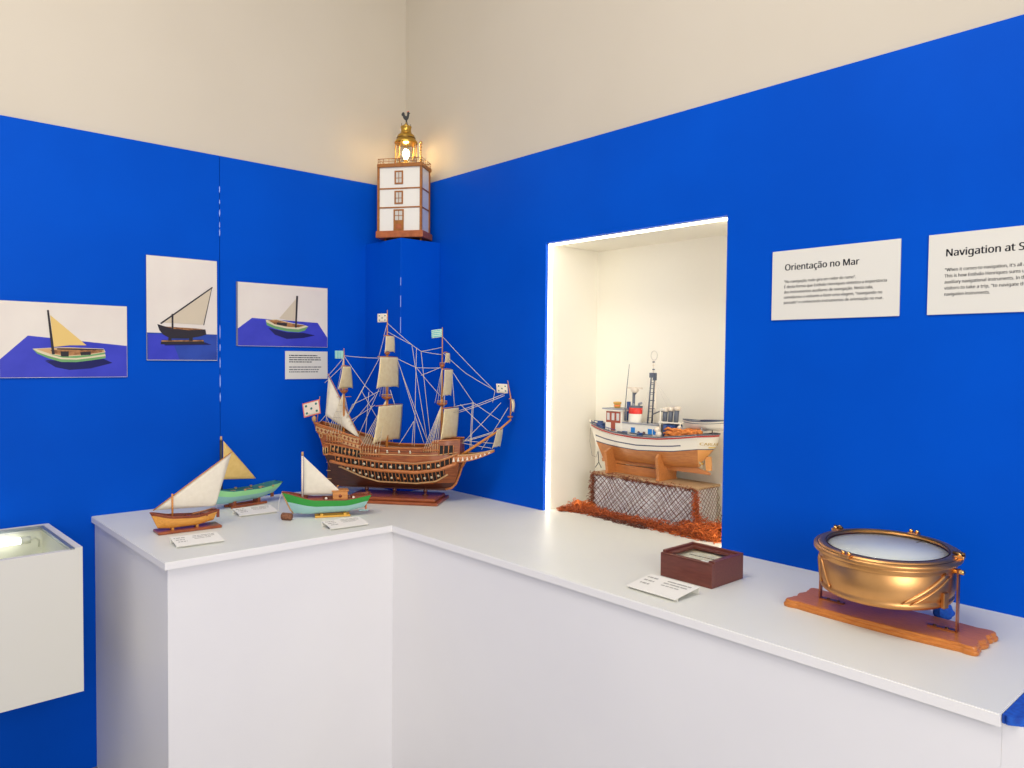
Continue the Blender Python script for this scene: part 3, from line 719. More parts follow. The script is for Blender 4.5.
# carved quarter band with diamonds, stern gallery, lantern
for side in (-1, 1):
    w = MB()
    f = lambda s: lin([(-.555,.305),(-.36,.258)], s)
    strip(w, lambda s: f(s)-.014, lambda s: f(s)+.006, -.545, -.345, 'tan', .0016, 18, side)
    for k in range(11):
        s = -.535+k*.018; p = [gp(s-.006, f(s-.006)-.004, side, .0024), gp(s, f(s)-.012, side, .0024), gp(s+.006, f(s+.006)-.004, side, .0024), gp(s, f(s)+.003, side, .0024)]
        w.add(p, [(0,1,2,3)], 'boatred')
    f2 = lambda s: lin([(-.50,.268),(-.34,.231)], s)
    strip(w, lambda s: f2(s)-.009, lambda s: f2(s)+.005, -.44, -.335, 'tan', .0016, 12, side)
    for k in range(6):
        s = -.43+k*.018; p = [gp(s-.005, f2(s-.005)-.002, side, .0024), gp(s, f2(s)-.008, side, .0024), gp(s+.005, f2(s+.005)-.002, side, .0024), gp(s, f2(s)+.004, side, .0024)]
        w.add(p, [(0,1,2,3)], 'boatred')
    wale(w, lambda s: f(s)+.010, -.548, -.345, .0028, 'wale', side, 18); wale(w, lambda s: f(s)-.018, -.54, -.345, .0028, 'wale', side, 18)
    w.tube([gp(-.52,.27,side,.003)+V((.006*math.cos(t),0,.010*math.sin(t))) for t in [2*PI*i/14 for i in range(14)]], .0018, 'tan', 5, closed=True)
    w.build('carved_band', None, G)
w = MB()                                            # round-fronted quarter and stern gallery
pts = []
for i in range(13):
    a = -PI*.62+PI*1.24*i/12; pts.append((-.492-.026*math.cos(a), .070*math.sin(a)))
for z0, z1, m in ((.190,.197,'wale'),(.222,.228,'wale'),(.197,.222,'recess_shade')):  # near-black middle layer paints the shade between the gallery ledges
    k = 1.0 if m == 'wale' else .93
    w.prism([(-.492+(x+.492)*k, y*k) for x, y in pts], (0,0,z0), (1,0,0), (0,1,0), (0,0,1), z1-z0, m)
for x, y in pts: w.tube([(x,y,.196),(x,y,.223)], .0022, 'tan', 5)
w.build('stern_gallery', None, G)
w = MB(); w.lathe([(.002,.318),(.004,.322),(.009,.328),(.010,.340),(.006,.346),(.002,.352)], 'tan', 10, c=(-.572,0,-.0)); w.tube([(-.55,0,.318),(-.572,0,.322)], .002, 'wale'); w.build('stern_lantern', None, G)
# beak head and bowsprit
w = MB()
for side in (-1, 1):
    def bk(u, v, side=side):
        x = lerp(.050, .214, u); z0 = lerp(.176, .219, u**1.1)-.010*math.sin(PI*u); z1 = lerp(.205, .225, u)-.008*math.sin(PI*u)
        return V((x, side*lerp(.060, .002, u**.75), lerp(z0, z1, v)))
    w.sheet(bk, 14, 2, .003, 'wale')
    w.tube([bk(i/14, 1) for i in range(15)], .003, 'tan', 6); w.tube([bk(i/14, 0) for i in range(15)], .0026, 'wale', 6)
    for k in range(9):
        u = .04+k*.105; du = .03
        if u+du < 1: w.add([bk(u-du, .1)+V((0,side*.0025,0)), bk(u+du, .1)+V((0,side*.0025,0)), bk(u, .8)+V((0,side*.0025,0))], [(0,1,2)], 'flagw')
w.add([bk(i/14, .1) for i in range(15)]+[V((bk(i/14,.1).x, -bk(i/14,.1).y, bk(i/14,.1).z)) for i in range(15)], [(i, i+1, 16+i, 15+i) for i in range(14)], 'mahog_d')
w.tube([(.078,0,.150),(.10,0,.185),(.15,0,.203),(.205,0,.216)], [.006,.005,.004,.003], 'wale', 6)
w.build('beakhead', None, G)
MB().tube([(.05,0,.182),(.10,0,.216),(.20,0,.284),(.225,0,.300),(.283,0,.352)], [.0062,.006,.005,.0048,.0035], n=8).build('bowsprit', 'pine', G)
w = MB(); w.lathe([(.006,0),(.011,.003),(.012,.008),(.010,.008)], 'wale', 12, c=(.279,0,.358)); w.tube([(.28,0,.352),(.281,0,.44),(.267,0,.512)], [.003,.0026,.0016], 'pine', 6); w.build('spritsail_topmast', None, G)
# masts with tops
def mast(name, x, zb, segs, tops):
    w = MB()
    for (z0, z1, r0, r1) in segs: w.tube([(x,0,z0),(x,0,z1)], [r0, r1], 'pine', 8)
    o = w.build(name, None, G)
    for z, r in tops:
        t = MB(); t.lathe([(r*.45,0),(r*.9,.006),(r,.007),(r,.010),(r*1.06,.011),(r*1.06,.013)], 'wale', 16, c=(x,0,z))
        for k in range(10):
            a = 2*PI*k/10; t.tube([(x+r*math.cos(a), r*math.sin(a), z+.012),(x+r*math.cos(a), r*math.sin(a), z+.021)], .0011, 'wale', 4)
        t.tube([(x+r*math.cos(2*PI*i/16), r*math.sin(2*PI*i/16), z+.021) for i in range(16)], .0013, 'tan', 4, closed=True)
        t.build('fighting_top', None, o)
    return o
mm = mast('main_mast', -.247, .2, [(.218,.44,.0068,.0055),(.42,.625,.0048,.0038),(.60,.800,.0034,.0018)], [(.424,.022),(.610,.011)])
fm = mast('fore_mast', -.009, .24, [(.240,.43,.0062,.005),(.415,.575,.0044,.0034),(.555,.728,.003,.0016)], [(.402,.021),(.560,.010)])
zm = mast('mizzen_mast', -.438, .27, [(.265,.47,.005,.004),(.445,.638,.0034,.0018)], [(.447,.016)])
def square_sail(x, zt, zb, wt, wb_, belly, cxo=.0, fwd_t=.004, fwd_b=.004, m='canvas', n=12, par=None):
    wt, wb_ = wt*.56, wb_*.56; SB, CB = math.sin(.26), math.cos(.26)      # yards braced round by 15 degrees
    y = MB(); y.tube([(x+fwd_t+cxo-wt*.55*SB, -wt*.55*CB, zt),(x+fwd_t+cxo, 0, zt+.001),(x+fwd_t+cxo+wt*.55*SB, wt*.55*CB, zt)], [.0014,.0026,.0014], 'pine', 6)
    yo = y.build('yard', None, par or G)
    def f(u, v):
        yy = (u-.5)*lerp(wt, wb_, v); bl = belly*math.sin(PI*(.12+.80*v))*(1-.55*(2*u-1)**2)
        return V((x+cxo+.007+lerp(fwd_t, fwd_b, v)+bl*CB+yy*SB, yy*CB-bl*SB, lerp(zt-.002, zb+.010*(1-(2*u-1)**2)*.7, v)+.002*math.sin(u*9)*v))
    MB().sheet(f, n, n, .0009, m).build('square_sail', None, par or G)
square_sail(-.247, .402, .246, .32, .36, .006, fwd_t=.010, fwd_b=-.008, par=mm); square_sail(-.247, .604, .472, .235, .30, .006, fwd_t=.001, fwd_b=-.004, par=mm); square_sail(-.247, .692, .620, .115, .135, .004, fwd_t=.005, par=mm)
square_sail(-.009, .395, .264, .225, .25, .006, fwd_t=.034, fwd_b=.022, par=fm); square_sail(-.009, .555, .441, .125, .13, .005, fwd_t=.021, fwd_b=.013, par=fm); square_sail(-.009, .624, .577, .06, .08, .004, fwd_t=.016, fwd_b=.014, par=fm)
square_sail(-.438, .563, .465, .095, .185, .004, fwd_t=.006, fwd_b=.000, par=zm)
square_sail(.222, .313, .232, .105, .14, .004, fwd_t=.008, fwd_b=-.008); square_sail(.279, .437, .379, .05, .04, .010, fwd_t=.001, fwd_b=.002)
MB().tube([(-.515,.012,.530),(-.365,.012,.252)], [.0016,.002], n=6).build('lateen_yard', 'pine', zm)
def lat(u, v):
    a = V((-.512,.010,.518)).lerp(V((-.372,.010,.262)), u); b = V((-.520,-.002,.352)).lerp(V((-.385,-.004,.270)), u)
    return a.lerp(b, v)+V((0,-.010*math.sin(PI*v)*math.sin(PI*u),0))
MB().sheet(lat, 12, 10, .0009, 'canvas_w').build('lateen_sail', None, zm)
MB().tube([(-.470,0,.431),(-.405,0,.434)], .0012).build('crossjack_yard', 'pine', zm)
# flags
def flag(tip, du, dv, base, spots, border=None, stripes=None, n=8, par=None, vert=False):
    tip = V(tip); du = V(du); dv = V(dv); nrm = du.cross(dv).normalized()
    P = lambda u, v: tip+du*u+dv*v+nrm*.0022*math.sin(u*5.5)
    w = MB(); w.sheet(lambda u, v: P(u, v), n, 4, .0008, base)
    o = w.build('flag', None, par or G)
    d = MB()
    for sg in (-1, 1):
        Q = lambda u, v: P(u, v)+nrm*sg*.0007
        for (u, v) in spots:
            r = .07; a = du.length/dv.length
            d.add([Q(u+r*math.cos(t), v+r*a*math.sin(t)) for t in [PI*i/4 for i in range(8)]], [tuple(range(8))], 'flagg')
        if border:
            for (a0, a1, b0, b1) in ((0,1,0,.07),(0,1,.93,1),(0,.05,0,1),(.95,1,0,1)):
                k = 6
                for i in range(k):
                    u0, u1 = lerp(a0, a1, i/k), lerp(a0, a1, (i+1)/k); d.add([Q(u0,b0), Q(u1,b0), Q(u1,b1), Q(u0,b1)], [(0,1,2,3)], border)
        if stripes:
            for k in range(4):
                if vert: a0 = .10+k*.23; d.add([Q(a0,0), Q(a0+.10,0), Q(a0+.10,1), Q(a0,1)], [(0,1,2,3)], stripes)
                else:
                    b0 = .10+k*.23
                    for i in range(6): d.add([Q(i/6,b0), Q((i+1)/6,b0), Q((i+1)/6,b0+.09), Q(i/6,b0+.09)], [(0,1,2,3)], stripes)
    if d.f: d.build('flag_pattern', None, o)
SP = [(.2,.25),(.8,.25),(.5,.5),(.2,.75),(.8,.75)]
flag((-.248,0,.785), (-.043,0,-.001), (0,0,-.036), 'flagw', SP, par=mm)
flag((-.010,0,.722), (-.047,0,-.006), (.002,0,-.034), 'flagm', [], stripes='flagt', par=fm)
flag((-.440,0,.628), (-.040,0,.0), (0,0,-.034), 'flagt', [], stripes='flagm', par=zm, vert=True)
flag((.266,0,.497), (-.047,0,.001), (.003,0,-.038), 'flagw', SP)
MB().tube([(-.560,0,.312),(-.546,0,.432)], .0016).build('ensign_staff', 'pine', G)
flag((-.549,-.002,.420), (-.072,-.010,-.020), (.008,0,-.060), 'flagw', SP, border='flagr')
# rigging: near and far shrouds with ratlines, stays, braces
def shrouds(par, x, zt, base, zb, side, n, spread_, rat=6):
    w = MB(); tops = V((x-.001, side*.006, zt)); B = []
    for k in range(n):
        s = base-spread_*k/(n-1); p = gp(s, min(zb, lin(sheerT, s)-.004), side, .006); B.append(p); w.tube([tops, p], .0012, 'rig', 4)
        w.ball(p, .0034, 'wale', 6); w.tube([p, gp(s, zb-.038, side, .003)], .0018, 'tan', 4)
    for r in range(1, rat+1):
        t = r/(rat+2)*.9+.1
        w.tube([B[0].lerp(tops, t), B[-1].lerp(tops, t)], .0006, 'rig_d', 3)
    w.tube([gp(base+.006, zb-.030, side, .005), gp(base-spread_-.006, zb-.030, side, .005)], .0032, 'wale', 6)
    w.build('shroud', None, par)
for side in (-1, 1):
    shrouds(mm, -.247, .424, -.250, .232, side, 8, .085); shrouds(fm, -.009, .405, -.006, .256, side, 7, .055); shrouds(zm, -.438, .447, -.425, .278, side, 6, .065, 4)
    for par, x, z0, z1, b in ((mm,-.247,.438,.612,.024),(fm,-.009,.415,.56,.023),(zm,-.438,.46,.60,.018)):
        w = MB()
        for k in (-1, 0, 1): w.tube([(x-.012+.012*k, side*b, z0),(x,side*.002,z1)], .0008, 'rig', 4)
        w.build('topmast_shroud', None, par)
def stay(pts, r=.0011, m='rig', par=None):
    w = MB(); pts = [V(p) for p in pts]; out = []
    for a, b in zip(pts, pts[1:]):
        for i in range(4): q = a.lerp(b, i/4); q.z -= .012*(b-a).length*4*(i/4)*(1-i/4); out.append(q)
    w.tube(out+[pts[-1]], r, m, 4); w.build('stay', None, par or G)
for q in ([(-.247,0,.745),(-.14,0,.655),(-.10,0,.628)], [(-.247,0,.71),(-.14,0,.655)], [(-.10,0,.628),(-.012,0,.645)], [(-.10,0,.628),(-.012,0,.615)],
          [(-.14,0,.655),(-.07,0,.25)], [(-.10,0,.628),(-.055,0,.25)], [(-.12,0,.643),(-.115,-.04,.235)], [(-.205,0,.598),(-.12,0,.560),(-.012,0,.440)],
          [(-.12,0,.560),(-.01,0,.560)], [(-.10,0,.528),(-.01,0,.565)], [(-.205,0,.598),(-.055,-.05,.255)], [(-.19,0,.56),(-.07,-.055,.252)],
          [(-.009,0,.690),(.215,0,.468)], [(-.009,0,.625),(.09,0,.540),(.215,0,.470)], [(.035,0,.545),(.125,0,.418)], [(.125,0,.418),(.24,0,.345)], [(.125,0,.418),(.04,0,.40)],
          [(.215,0,.468),(.205,0,.420)], [(.26,0,.46),(.04,0,.375)], [(.255,0,.45),(.06,0,.375)], [(.24,0,.42),(.08,0,.250)], [(.27,0,.40),(.16,0,.225)], [(.125,0,.418),(.115,0,.215)], [(.12,0,.418),(.11,0,.215)],
          [(.07,0,.41),(.19,0,.30)], [(.09,0,.262),(.21,0,.300)], [(.08,0,.255),(.21,0,.295)], [(.08,0,.262),(.215,0,.252)], [(.05,0,.255),(.2,0,.232)],
          [(-.438,0,.607),(-.30,0,.598),(-.250,0,.601)], [(-.438,0,.607),(-.345,0,.482),(-.30,0,.44)], [(-.438,0,.600),(-.51,0,.520)], [(-.438,0,.57),(-.525,0,.49)], [(-.345,0,.482),(-.45,0,.30)], [(-.28,0,.60),(-.43,0,.34)],
          [(-.30,0,.44),(-.42,0,.30)], [(-.28,0,.46),(-.40,0,.40),(-.445,0,.30)], [(-.36,0,.46),(-.28,0,.33)], [(-.30,0,.40),(-.43,0,.32)], [(-.26,0,.52),(-.36,-.05,.26)], [(-.26,0,.69),(-.285,0,.60)], [(-.25,0,.735),(-.262,0,.69)],
          [(-.13,0,.335),(-.185,-.03,.238)], [(-.13,0,.335),(-.128,-.03,.238)], [(-.52,0,.352),(-.55,0,.318)], [(-.52,0,.352),(-.50,0,.31)], [(-.50,0,.50),(-.52,0,.31)],
          [(.02,-.05,.53),(.01,-.04,.40)], [(.045,-.05,.54),(.055,-.04,.40)], [(-.20,-.1,.47),(-.18,-.09,.40)], [(-.29,-.1,.46),(-.32,-.06,.27)]):
    stay(q)
w = MB(); w.tube([(.02,-.045,.21),(.035,-.062,.192),(.05,-.05,.205)], .0018, 'black', 5); w.tube([(.0,-.05,.235),(.035,-.062,.192)], .0014, 'black', 5); w.build('anchor', None, G)
#@@NEXT

# ------------------------------------------------------------------ lighthouse (local x along its front, y into depth)
LW, LD = .222, .128
LH = thing('model_lighthouse', 'white model lighthouse with lit brass lantern, on the blue corner column', 'model lighthouse', (.245, .139, 2.0805), math.atan2(.81, -.587))
for x in (.026, LW-.026):
    for y in (.050, LD-.02): MB().lathe([(.005,.0),(.006,.004),(.004,.0125)], 'lhwood', 10, c=(x,y,0)).build('foot', None, LH)
MB().bbox(-.002, LW+.002, -.002, LD+.004, .012, .043, bev=.003, seg=2).build('plinth_base', 'lhred', LH)
bx0, bx1, by0, by1, bz0, bz1 = .008, LW-.012, .010, LD-.006, .0425, .330
w = MB(); w.box(bx0, bx1, by0, by1, bz0, bz1); w.build('tower_wall', 'lhwhite', LH)
for x, y in ((bx0,by0),(bx1,by0),(bx0,by1),(bx1,by1)): MB().box(x-.005, x+.005, y-.005, y+.005, bz0, bz1).build('corner_post', 'lhwood', LH)
for z in (.148, .233):
    w = MB(); w.box(bx0, bx1, by0-.003, by0, z-.003, z+.003); w.box(bx1, bx1+.003, by0, by1, z-.003, z+.003); w.box(bx0-.003, bx0, by0, by1, z-.003, z+.003); w.build('floor_band', 'lhwood', LH)
mx_ = (bx0+bx1)/2-.004
def lwin(x0, x1, z0, z1, nm='window', door=False):
    f = MB(); t = .0062; y1 = by0+.0005; y0 = by0-.004
    f.box(x0, x0+t, y0, y1, z0, z1).box(x1-t, x1, y0, y1, z0, z1).box(x0+t, x1-t, y0, y1, z1-t, z1)
    if not door: f.box(x0+t, x1-t, y0, y1, z0, z0+t)
    o = f.build(nm, 'lhwood', LH); zz = z0 if not door else lerp(z0, z1, .48)
    if door:
        d = MB(); d.box(x0+t, x1-t, y0+.001, y1, z0, zz); d.box(x0+.011, x1-.011, y0-.0005, y0+.001, z0+.008, z0+.030, 'lhred'); d.build('door_panel', 'lhwood', o)
    p = MB(); p.box(x0+t, x1-t, y0+.0022, y1, zz, z1-t); p.build('pane', 'pane', o)
    b = MB(); xm = (x0+x1)/2; b.box(xm-.0012, xm+.0012, y0+.0008, y0+.0022, zz, z1-t)
    for k in ((.5,) if not door else (.0, .5)): zc = lerp(zz, z1-t, k); b.box(x0+t, x1-t, y0+.0008, y0+.0022, zc-.0012, zc+.0014)
    b.build('glazing_bar', 'lhwood', o)
lwin(mx_-.020, mx_+.020, .252, .312); lwin(mx_-.020, mx_+.020, .163, .222); lwin(mx_-.024, mx_+.024, .0432, .139, 'door', True)
ax0, ax1, ay0, ay1 = .003, LW-.003, .0, LD+.004
MB().bbox(ax0, ax1, ay0, ay1, .328, .344, bev=.002).build('balcony', 'lhwood', LH)
w = MB(); zr = .366
cor = [(ax0+.004, ay0+.004), (ax1-.004, ay0+.004), (ax1-.004, ay1-.004), (ax0+.004, ay1-.004)]
for zz, r in ((zr, .0018), (.354, .001)): w.tube([(x, y, zz) for x, y in cor], r, None, 6, closed=True)
for (xa, ya), (xb, yb) in zip(cor, cor[1:]+cor[:1]):
    n = max(2, round(math.hypot(xb-xa, yb-ya)/.027))
    for k in range(n): w.tube([(lerp(xa,xb,k/n), lerp(ya,yb,k/n), .3435), (lerp(xa,xb,k/n), lerp(ya,yb,k/n), zr)], .0013, None, 5)
w.build('balcony_rail', 'lhwood', LH)
lc = (.118, .064, 0)
w = MB(); w.lathe([(.050,.3438),(.052,.350),(.047,.352)], 'goldbr', 28, c=lc); w.build('lantern_base', None, LH)
w = MB()
for k in range(8):
    a = 2*PI*k/8+.45; w.tube([(lc[0]+.0475*math.cos(a), lc[1]+.0475*math.sin(a), .350), (lc[0]+.0475*math.cos(a), lc[1]+.0475*math.sin(a), .448)], .0021, 'goldbr', 6)
w.build('lantern_post', None, LH)
w = MB(); w.lathe([(.0455,.3515),(.0455,.4465),(.0445,.4465),(.0445,.3515)], 'glass', 28, c=lc, cap=False); w.build('lantern_glass', None, LH)
w = MB(); w.lathe([(.046,.4455),(.0525,.446),(.0525,.452),(.050,.458),(.043,.463),(.0415,.468),(.041,.476),(.036,.485),(.027,.492),(.0245,.494)], 'goldbr', 32, c=lc)
w.lathe([(.0425,.468),(.0435,.470),(.0425,.472)], 'brass_d', 32, c=lc); w.build('dome', None, LH)
w = MB(); w.lathe([(.0245,.4935),(.0250,.497),(.0228,.499),(.0228,.517),(.0250,.519),(.0250,.523),(.016,.528),(.004,.530)], 'goldbr', 24, c=lc)
for k in range(4):
    a = 2*PI*k/4+.6; w.tube([(lc[0]+.021*math.cos(a), lc[1]+.021*math.sin(a), .523), (lc[0]+.021*math.cos(a), lc[1]+.021*math.sin(a), .537)], .0013, 'black', 5)
w.build('dome_cap', None, LH)
w = MB(); Y0 = lc[1]
w.lathe([(.010,.5295),(.007,.535),(.003,.538),(.0025,.545)], 'goldbr', 12, c=lc)
body = [(-.009,.556),(-.013,.562),(-.016,.572),(-.021,.574),(-.022,.582),(-.016,.589),(-.009,.588),(-.008,.580),(-.004,.573),(.002,.570),(.005,.575),(.005,.585),(.008,.590),(.013,.589),(.015,.585),(.019,.583),(.014,.580),(.013,.570),(.010,.560),(.004,.553),(.003,.544),(-.001,.544),(-.002,.552)]
w.prism([(x+lc[0], z) for x, z in body], (0, Y0-.0025, 0), (1,0,0), (0,0,1), (0,1,0), .005, 'black')
w.prism([(x+lc[0], z) for x, z in ((.005,.587),(.006,.593),(.010,.591),(.013,.594),(.015,.589),(.011,.587))], (0, Y0-.002, 0), (1,0,0), (0,0,1), (0,1,0), .004, 'flagr')
w.build('weathercock', None, LH)
w = MB(); w.lathe([(.004,.352),(.010,.358),(.010,.372),(.006,.376)], 'goldbr', 14, c=lc); w.build('bulb_holder', None, LH)
w = MB(); w.lathe([(.006,.375),(.011,.384),(.015,.398),(.014,.411),(.008,.421),(.001,.424)], 'bulb', 18, c=lc); w.build('bulb', None, LH, 'glowing warm bulb')
px_ = (LW-.018, .020, 0)
w = MB(); w.lathe([(.006,.3438),(.006,.349),(.0042,.351),(.0042,.412),(.0065,.414),(.0065,.417),(.003,.420)], 'brass_l', 14, c=px_); w.ball((px_[0],px_[1],.432), .0075, 'brass_l', 12, (1,1,1.5)); w.build('brass_post', None, LH)
l = bpy.data.lights.new('lantern_light', 'POINT'); l.energy = .45; l.color = (1,.72,.36); l.shadow_soft_size = .012
lo = bpy.data.objects.new('lantern_light', l); col.objects.link(lo)
lo.location = LH.matrix_basis @ V((lc[0]+.0, lc[1], .436))

# ------------------------------------------------------------------ brass compass bowl on its wooden board
BC = V((.283, 2.410))
K = thing('brass_compass', 'large round brass compass bowl with glass top on a shaped wooden board', 'compass', (BC.x, BC.y, C), 0)
def edge_outline():
    hw, hl = .074, .214      # half width (x), half length (y)
    q = [(hw*.80,-hl),(hw*.98,-hl*.985),(hw*1.0,-hl*.90),(hw*.93,-hl*.84),(hw*.98,-hl*.76),(hw*1.06,-hl*.4),(hw*1.08,0),(hw*1.06,hl*.4),(hw*.98,hl*.76),(hw*.93,hl*.84),(hw*1.0,hl*.90),(hw*.98,hl*.985),(hw*.80,hl),(hw*.62,hl*.975),(hw*.5,hl*.985),(hw*.36,hl*.955),(hw*.2,hl*.98),(0,hl*1.0)]
    right = q; pts = right + [(-x, y) for x, y in reversed(right[:-1]) ]
    pts += []
    low = [(-x, -y) for x, y in right[13:]]
    return right, low
R_, _ = edge_outline()
front = R_[:13]; end = R_[13:]
poly = front+end+[(-x, y) for x, y in reversed(end[:-1])]+[(-x, y) for x, y in reversed(front)]+[(-x, -y) for x, y in end]+[(x, -y) for x, y in reversed(end[:-1])]
def refine(poly, it=2):
    for _ in range(it):
        out = []
        for (a, b), (c, d) in zip(poly, poly[1:]+poly[:1]): out += [(a*.75+c*.25, b*.75+d*.25), (a*.25+c*.75, b*.25+d*.75)]
        poly = out
    return poly
poly = refine(poly); n = len(poly); w = MB()
lv = [(.985,.0003),(1.,.003),(1.,.007),(.985,.0095),(.965,.0105),(.962,.0145),(.945,.0178),(.925,.0185)]
vs = []
for k, z in lv:
    for x, y in poly:
        d = (1-k)*.11; L = math.hypot(x, y*.45) or 1; vs.append((x-x/L*d*.75, y-y*.45/L*d, z))
fs = [(i*n+j, i*n+(j+1) % n, (i+1)*n+(j+1) % n, (i+1)*n+j) for i in range(len(lv)-1) for j in range(n)]
w.add(vs, fs+[tuple(range(n-1,-1,-1)), tuple((len(lv)-1)*n+j for j in range(n))], 'boardw')
smooth_by_angle(w.build('base_board', None, K), 40)
ZB = .0185
tilt = Matrix.Translation((0,0,.128)) @ Matrix.Rotation(math.radians(2.2), 4, 'Y') @ Matrix.Rotation(math.radians(-.8), 4, 'X') @ Matrix.Translation((0,0,-.128))
w = MB(); R = .143
w.lathe([(.020,.073),(.120,.074),(.134,.0755),(.1385,.078),(.1405,.083),(.1405,.087),(.1388,.090),(.1400,.094),(.1425,.102),(R,.117),(R,.148),(.1415,.150),(.1425,.153),(.1440,.160),(.1440,.166)], 'brass', 72, mx=tilt); w.build('bowl', None, K)
w = MB(); w.lathe([(.1435,.1655),(.153,.1660),(.1546,.1672),(.1546,.1748),(.1536,.1762),(.1455,.1768),(.1445,.1800),(.1435,.1812),(.131,.1818),(.128,.180),(.127,.1755),(.1265,.1755)], 'brass', 72, mx=tilt, cap=False); w.build('rim_ring', None, K)
w = MB(); w.lathe([(.1472,.1762),(.1472,.1776),(.1455,.1778),(.1448,.1768)], 'brass_d', 72, mx=tilt, cap=False); w.lathe([(.1283,.1790),(.1266,.1815),(.1285,.1822)], 'brass_d', 72, mx=tilt, cap=False); w.build('dark_ring', None, K, 'dark groove ring')
w = MB(); w.lathe([(.0001,.1695),(.1268,.1695),(.1268,.1715),(.0001,.1715)], 'dial', 64, mx=tilt, cap=False)
for k in range(72):
    a = 2*PI*k/72; r0 = .116 if k % 6 else .110
    p = [tilt @ V((r*math.cos(a+d), r*math.sin(a+d), .1719)) for r, d in ((r0,-.004),(.122,-.004),(.122,.004),(r0,.004))]; w.add(p, [(0,1,2,3)], 'ink2')
w.build('dial', None, K)
w = MB(); w.lathe([(.0001,.176),(.1275,.176),(.1275,.179),(.0001,.179)], 'glass', 64, mx=tilt); w.build('glass_cover', None, K)
MB().tube([tilt @ V((-.10,0.03,.1725)), tilt @ V((-.122,.035,.1725))], .0008, 'ink').build('lubber_line', None, K)
def lug(ang, kind):
    w = MB(); mx = tilt @ Matrix.Rotation(ang, 4, 'Z')
    w.bbox(.138, .158, -.012, .012, .1755, .1835, 'brass', .002, mx=mx)
    for y in (-.007, .007):
        w.tube([mx @ V((.149, y, .183)), mx @ V((.149, y, .189))], [.0048,.0042], 'brass_l', 8)
    if kind: w.tube([mx @ V((.134, 0, .1865)), mx @ V((.158, 0, .1865))], .0035, 'brass_d', 8)
    w.build('clamp_lug', None, K)
for a, k in ((-1.95,1),(1.72,1),(-.18,0),(3.1,0)): lug(a, k)
def ridge(a0, z0, a1, z1, r0, r1):                  # raised ridges on the bowl side
    w = MB(); pts = []; rs = []
    for i in range(13):
        t = i/12; a = lerp(a0, a1, t); z = lerp(z0, z1, t); rr = R-.001-.003*max(0, (.095-z)/.02); pts.append(tilt @ V((rr*math.cos(a), rr*math.sin(a), z))); rs.append(lerp(r0, r1, t)*max(.15, math.sin(PI*min(1, t*4+.08)/2)))
    w.tube(pts, rs, 'brass', 8); w.build('cast_ridge', None, K)
ridge(.60,.090,1.32,.150,.0030,.0065); ridge(.72,.088,1.42,.142,.0022,.0045)
ridge(-.85,.150,-.55,.090,.0065,.003); ridge(-1.05,.150,-.85,.090,.005,.003)
for s in (-1, 1):
    w = MB(); y = s*.1520
    w.box(-.006, .006, y-.0018, y+.0018, ZB+.001, .156); w.box(-.006, .006, min(y, y-s*.058), max(y, y-s*.058), ZB, ZB+.003)
    w.build('bracket_arm', 'copper', K)
    w = MB(); mx = Matrix.Translation((0, y, .150)) @ Matrix.Rotation(PI/2, 4, 'X'); w.lathe([(.004,-.011),(.0055,-.010),(.0055,.010),(.004,.011)], 'brass_l', 12, mx=mx); w.build('pivot_screw', None, K)
    w = MB()
    for q in (.02, .045): w.lathe([(.004,0),(.0035,.002),(.001,.0025)], 'brass_d', 10, c=(0, y-s*q, ZB+.0029))
    w.build('bracket_screw', None, K)
w = MB(); mx = tilt @ Matrix.Rotation(1.30, 4, 'Z')
w.bbox(.1395, .148, -.008, .008, .078, .112, 'brass', .0015, mx=mx); w.build('side_plate', None, K)
bt = thing('blue_cloth_wedge', 'small crumpled blue cloth piece behind the compass board, under the bowl', 'cloth', (.170, 2.496, C))
w = MB()
def bl(u, v):
    a = 2*PI*u; p = PI*(v*.96+.02)
    r = 1+.12*math.sin(3*a+5*p)+.1*math.sin(7*a-3*p)
    return V((.016*r*math.cos(a)*math.sin(p), .022*r*math.sin(a)*math.sin(p), .0235+.0225*math.cos(p)*(1+.05*math.sin(5*a))))
g = [[bl(i/20, j/12) for j in range(13)] for i in range(21)]
grid_faces(w, g, lambda i, j: 'blue_dark'); w.build('cloth', None, bt)

# ------------------------------------------------------------------ small mahogany box with sliding glass lid
X = thing('wooden_box', 'small mahogany box with a sliding glass lid, beside the niche', 'box', (.2245, 1.8440, C))
W_, H_, D_ = .152, .072, .166
t = .010
MB().box(t-.001, W_-t+.001, t-.001, D_-t+.001, .0003, .006).build('box_bottom', 'boxw', X)
for (a, b, c, d, h) in ((W_-t, W_, 0, D_, H_-.006), (0, t, 0, D_, H_), (t, W_-t, 0, t, H_)): 
    MB().bbox(a, b, c, d, .0003, h, bev=.0008, seg=1).build('box_side', 'boxw', X)
MB().bbox(t, W_-t, D_-t, D_, .0003, H_-.002, bev=.0008, seg=1).build('box_side', 'boxw', X)
w = MB(); w.box(t, W_-t, t, D_-t, .0062, .053); w.build('lining', 'felt', X)
w = MB(); w.lathe([(.0001,.0532),(.050,.0532),(.050,.0555),(.046,.056),(.0001,.056)], 'paper', 40, c=(W_/2, D_/2, 0)); w.box(W_/2-.0012, W_/2+.0012, D_/2-.04, D_/2+.04, .0561, .0569, 'ink'); w.build('compass_card', None, X)
w = MB(); w.box(W_-t-.012, W_+.0, t*.6, D_-t*.6, H_-.0098, H_-.0085, 'boxw'); w.box(t, t+.016, t, D_-t, H_-.012, H_-.006, 'boxw'); w.box(t+.016, W_-t-.012, t, t+.014, H_-.012, H_-.006, 'boxw'); w.box(t+.016, W_-t-.012, D_-t-.014, D_-t, H_-.012, H_-.006, 'boxw'); w.build('lid_frame', None, X)
MB().box(t+.014, W_-t-.010, t+.012, D_-t-.012, H_-.0105, H_-.0085).build('lid_glass', 'glass', X, 'clear glass pane')
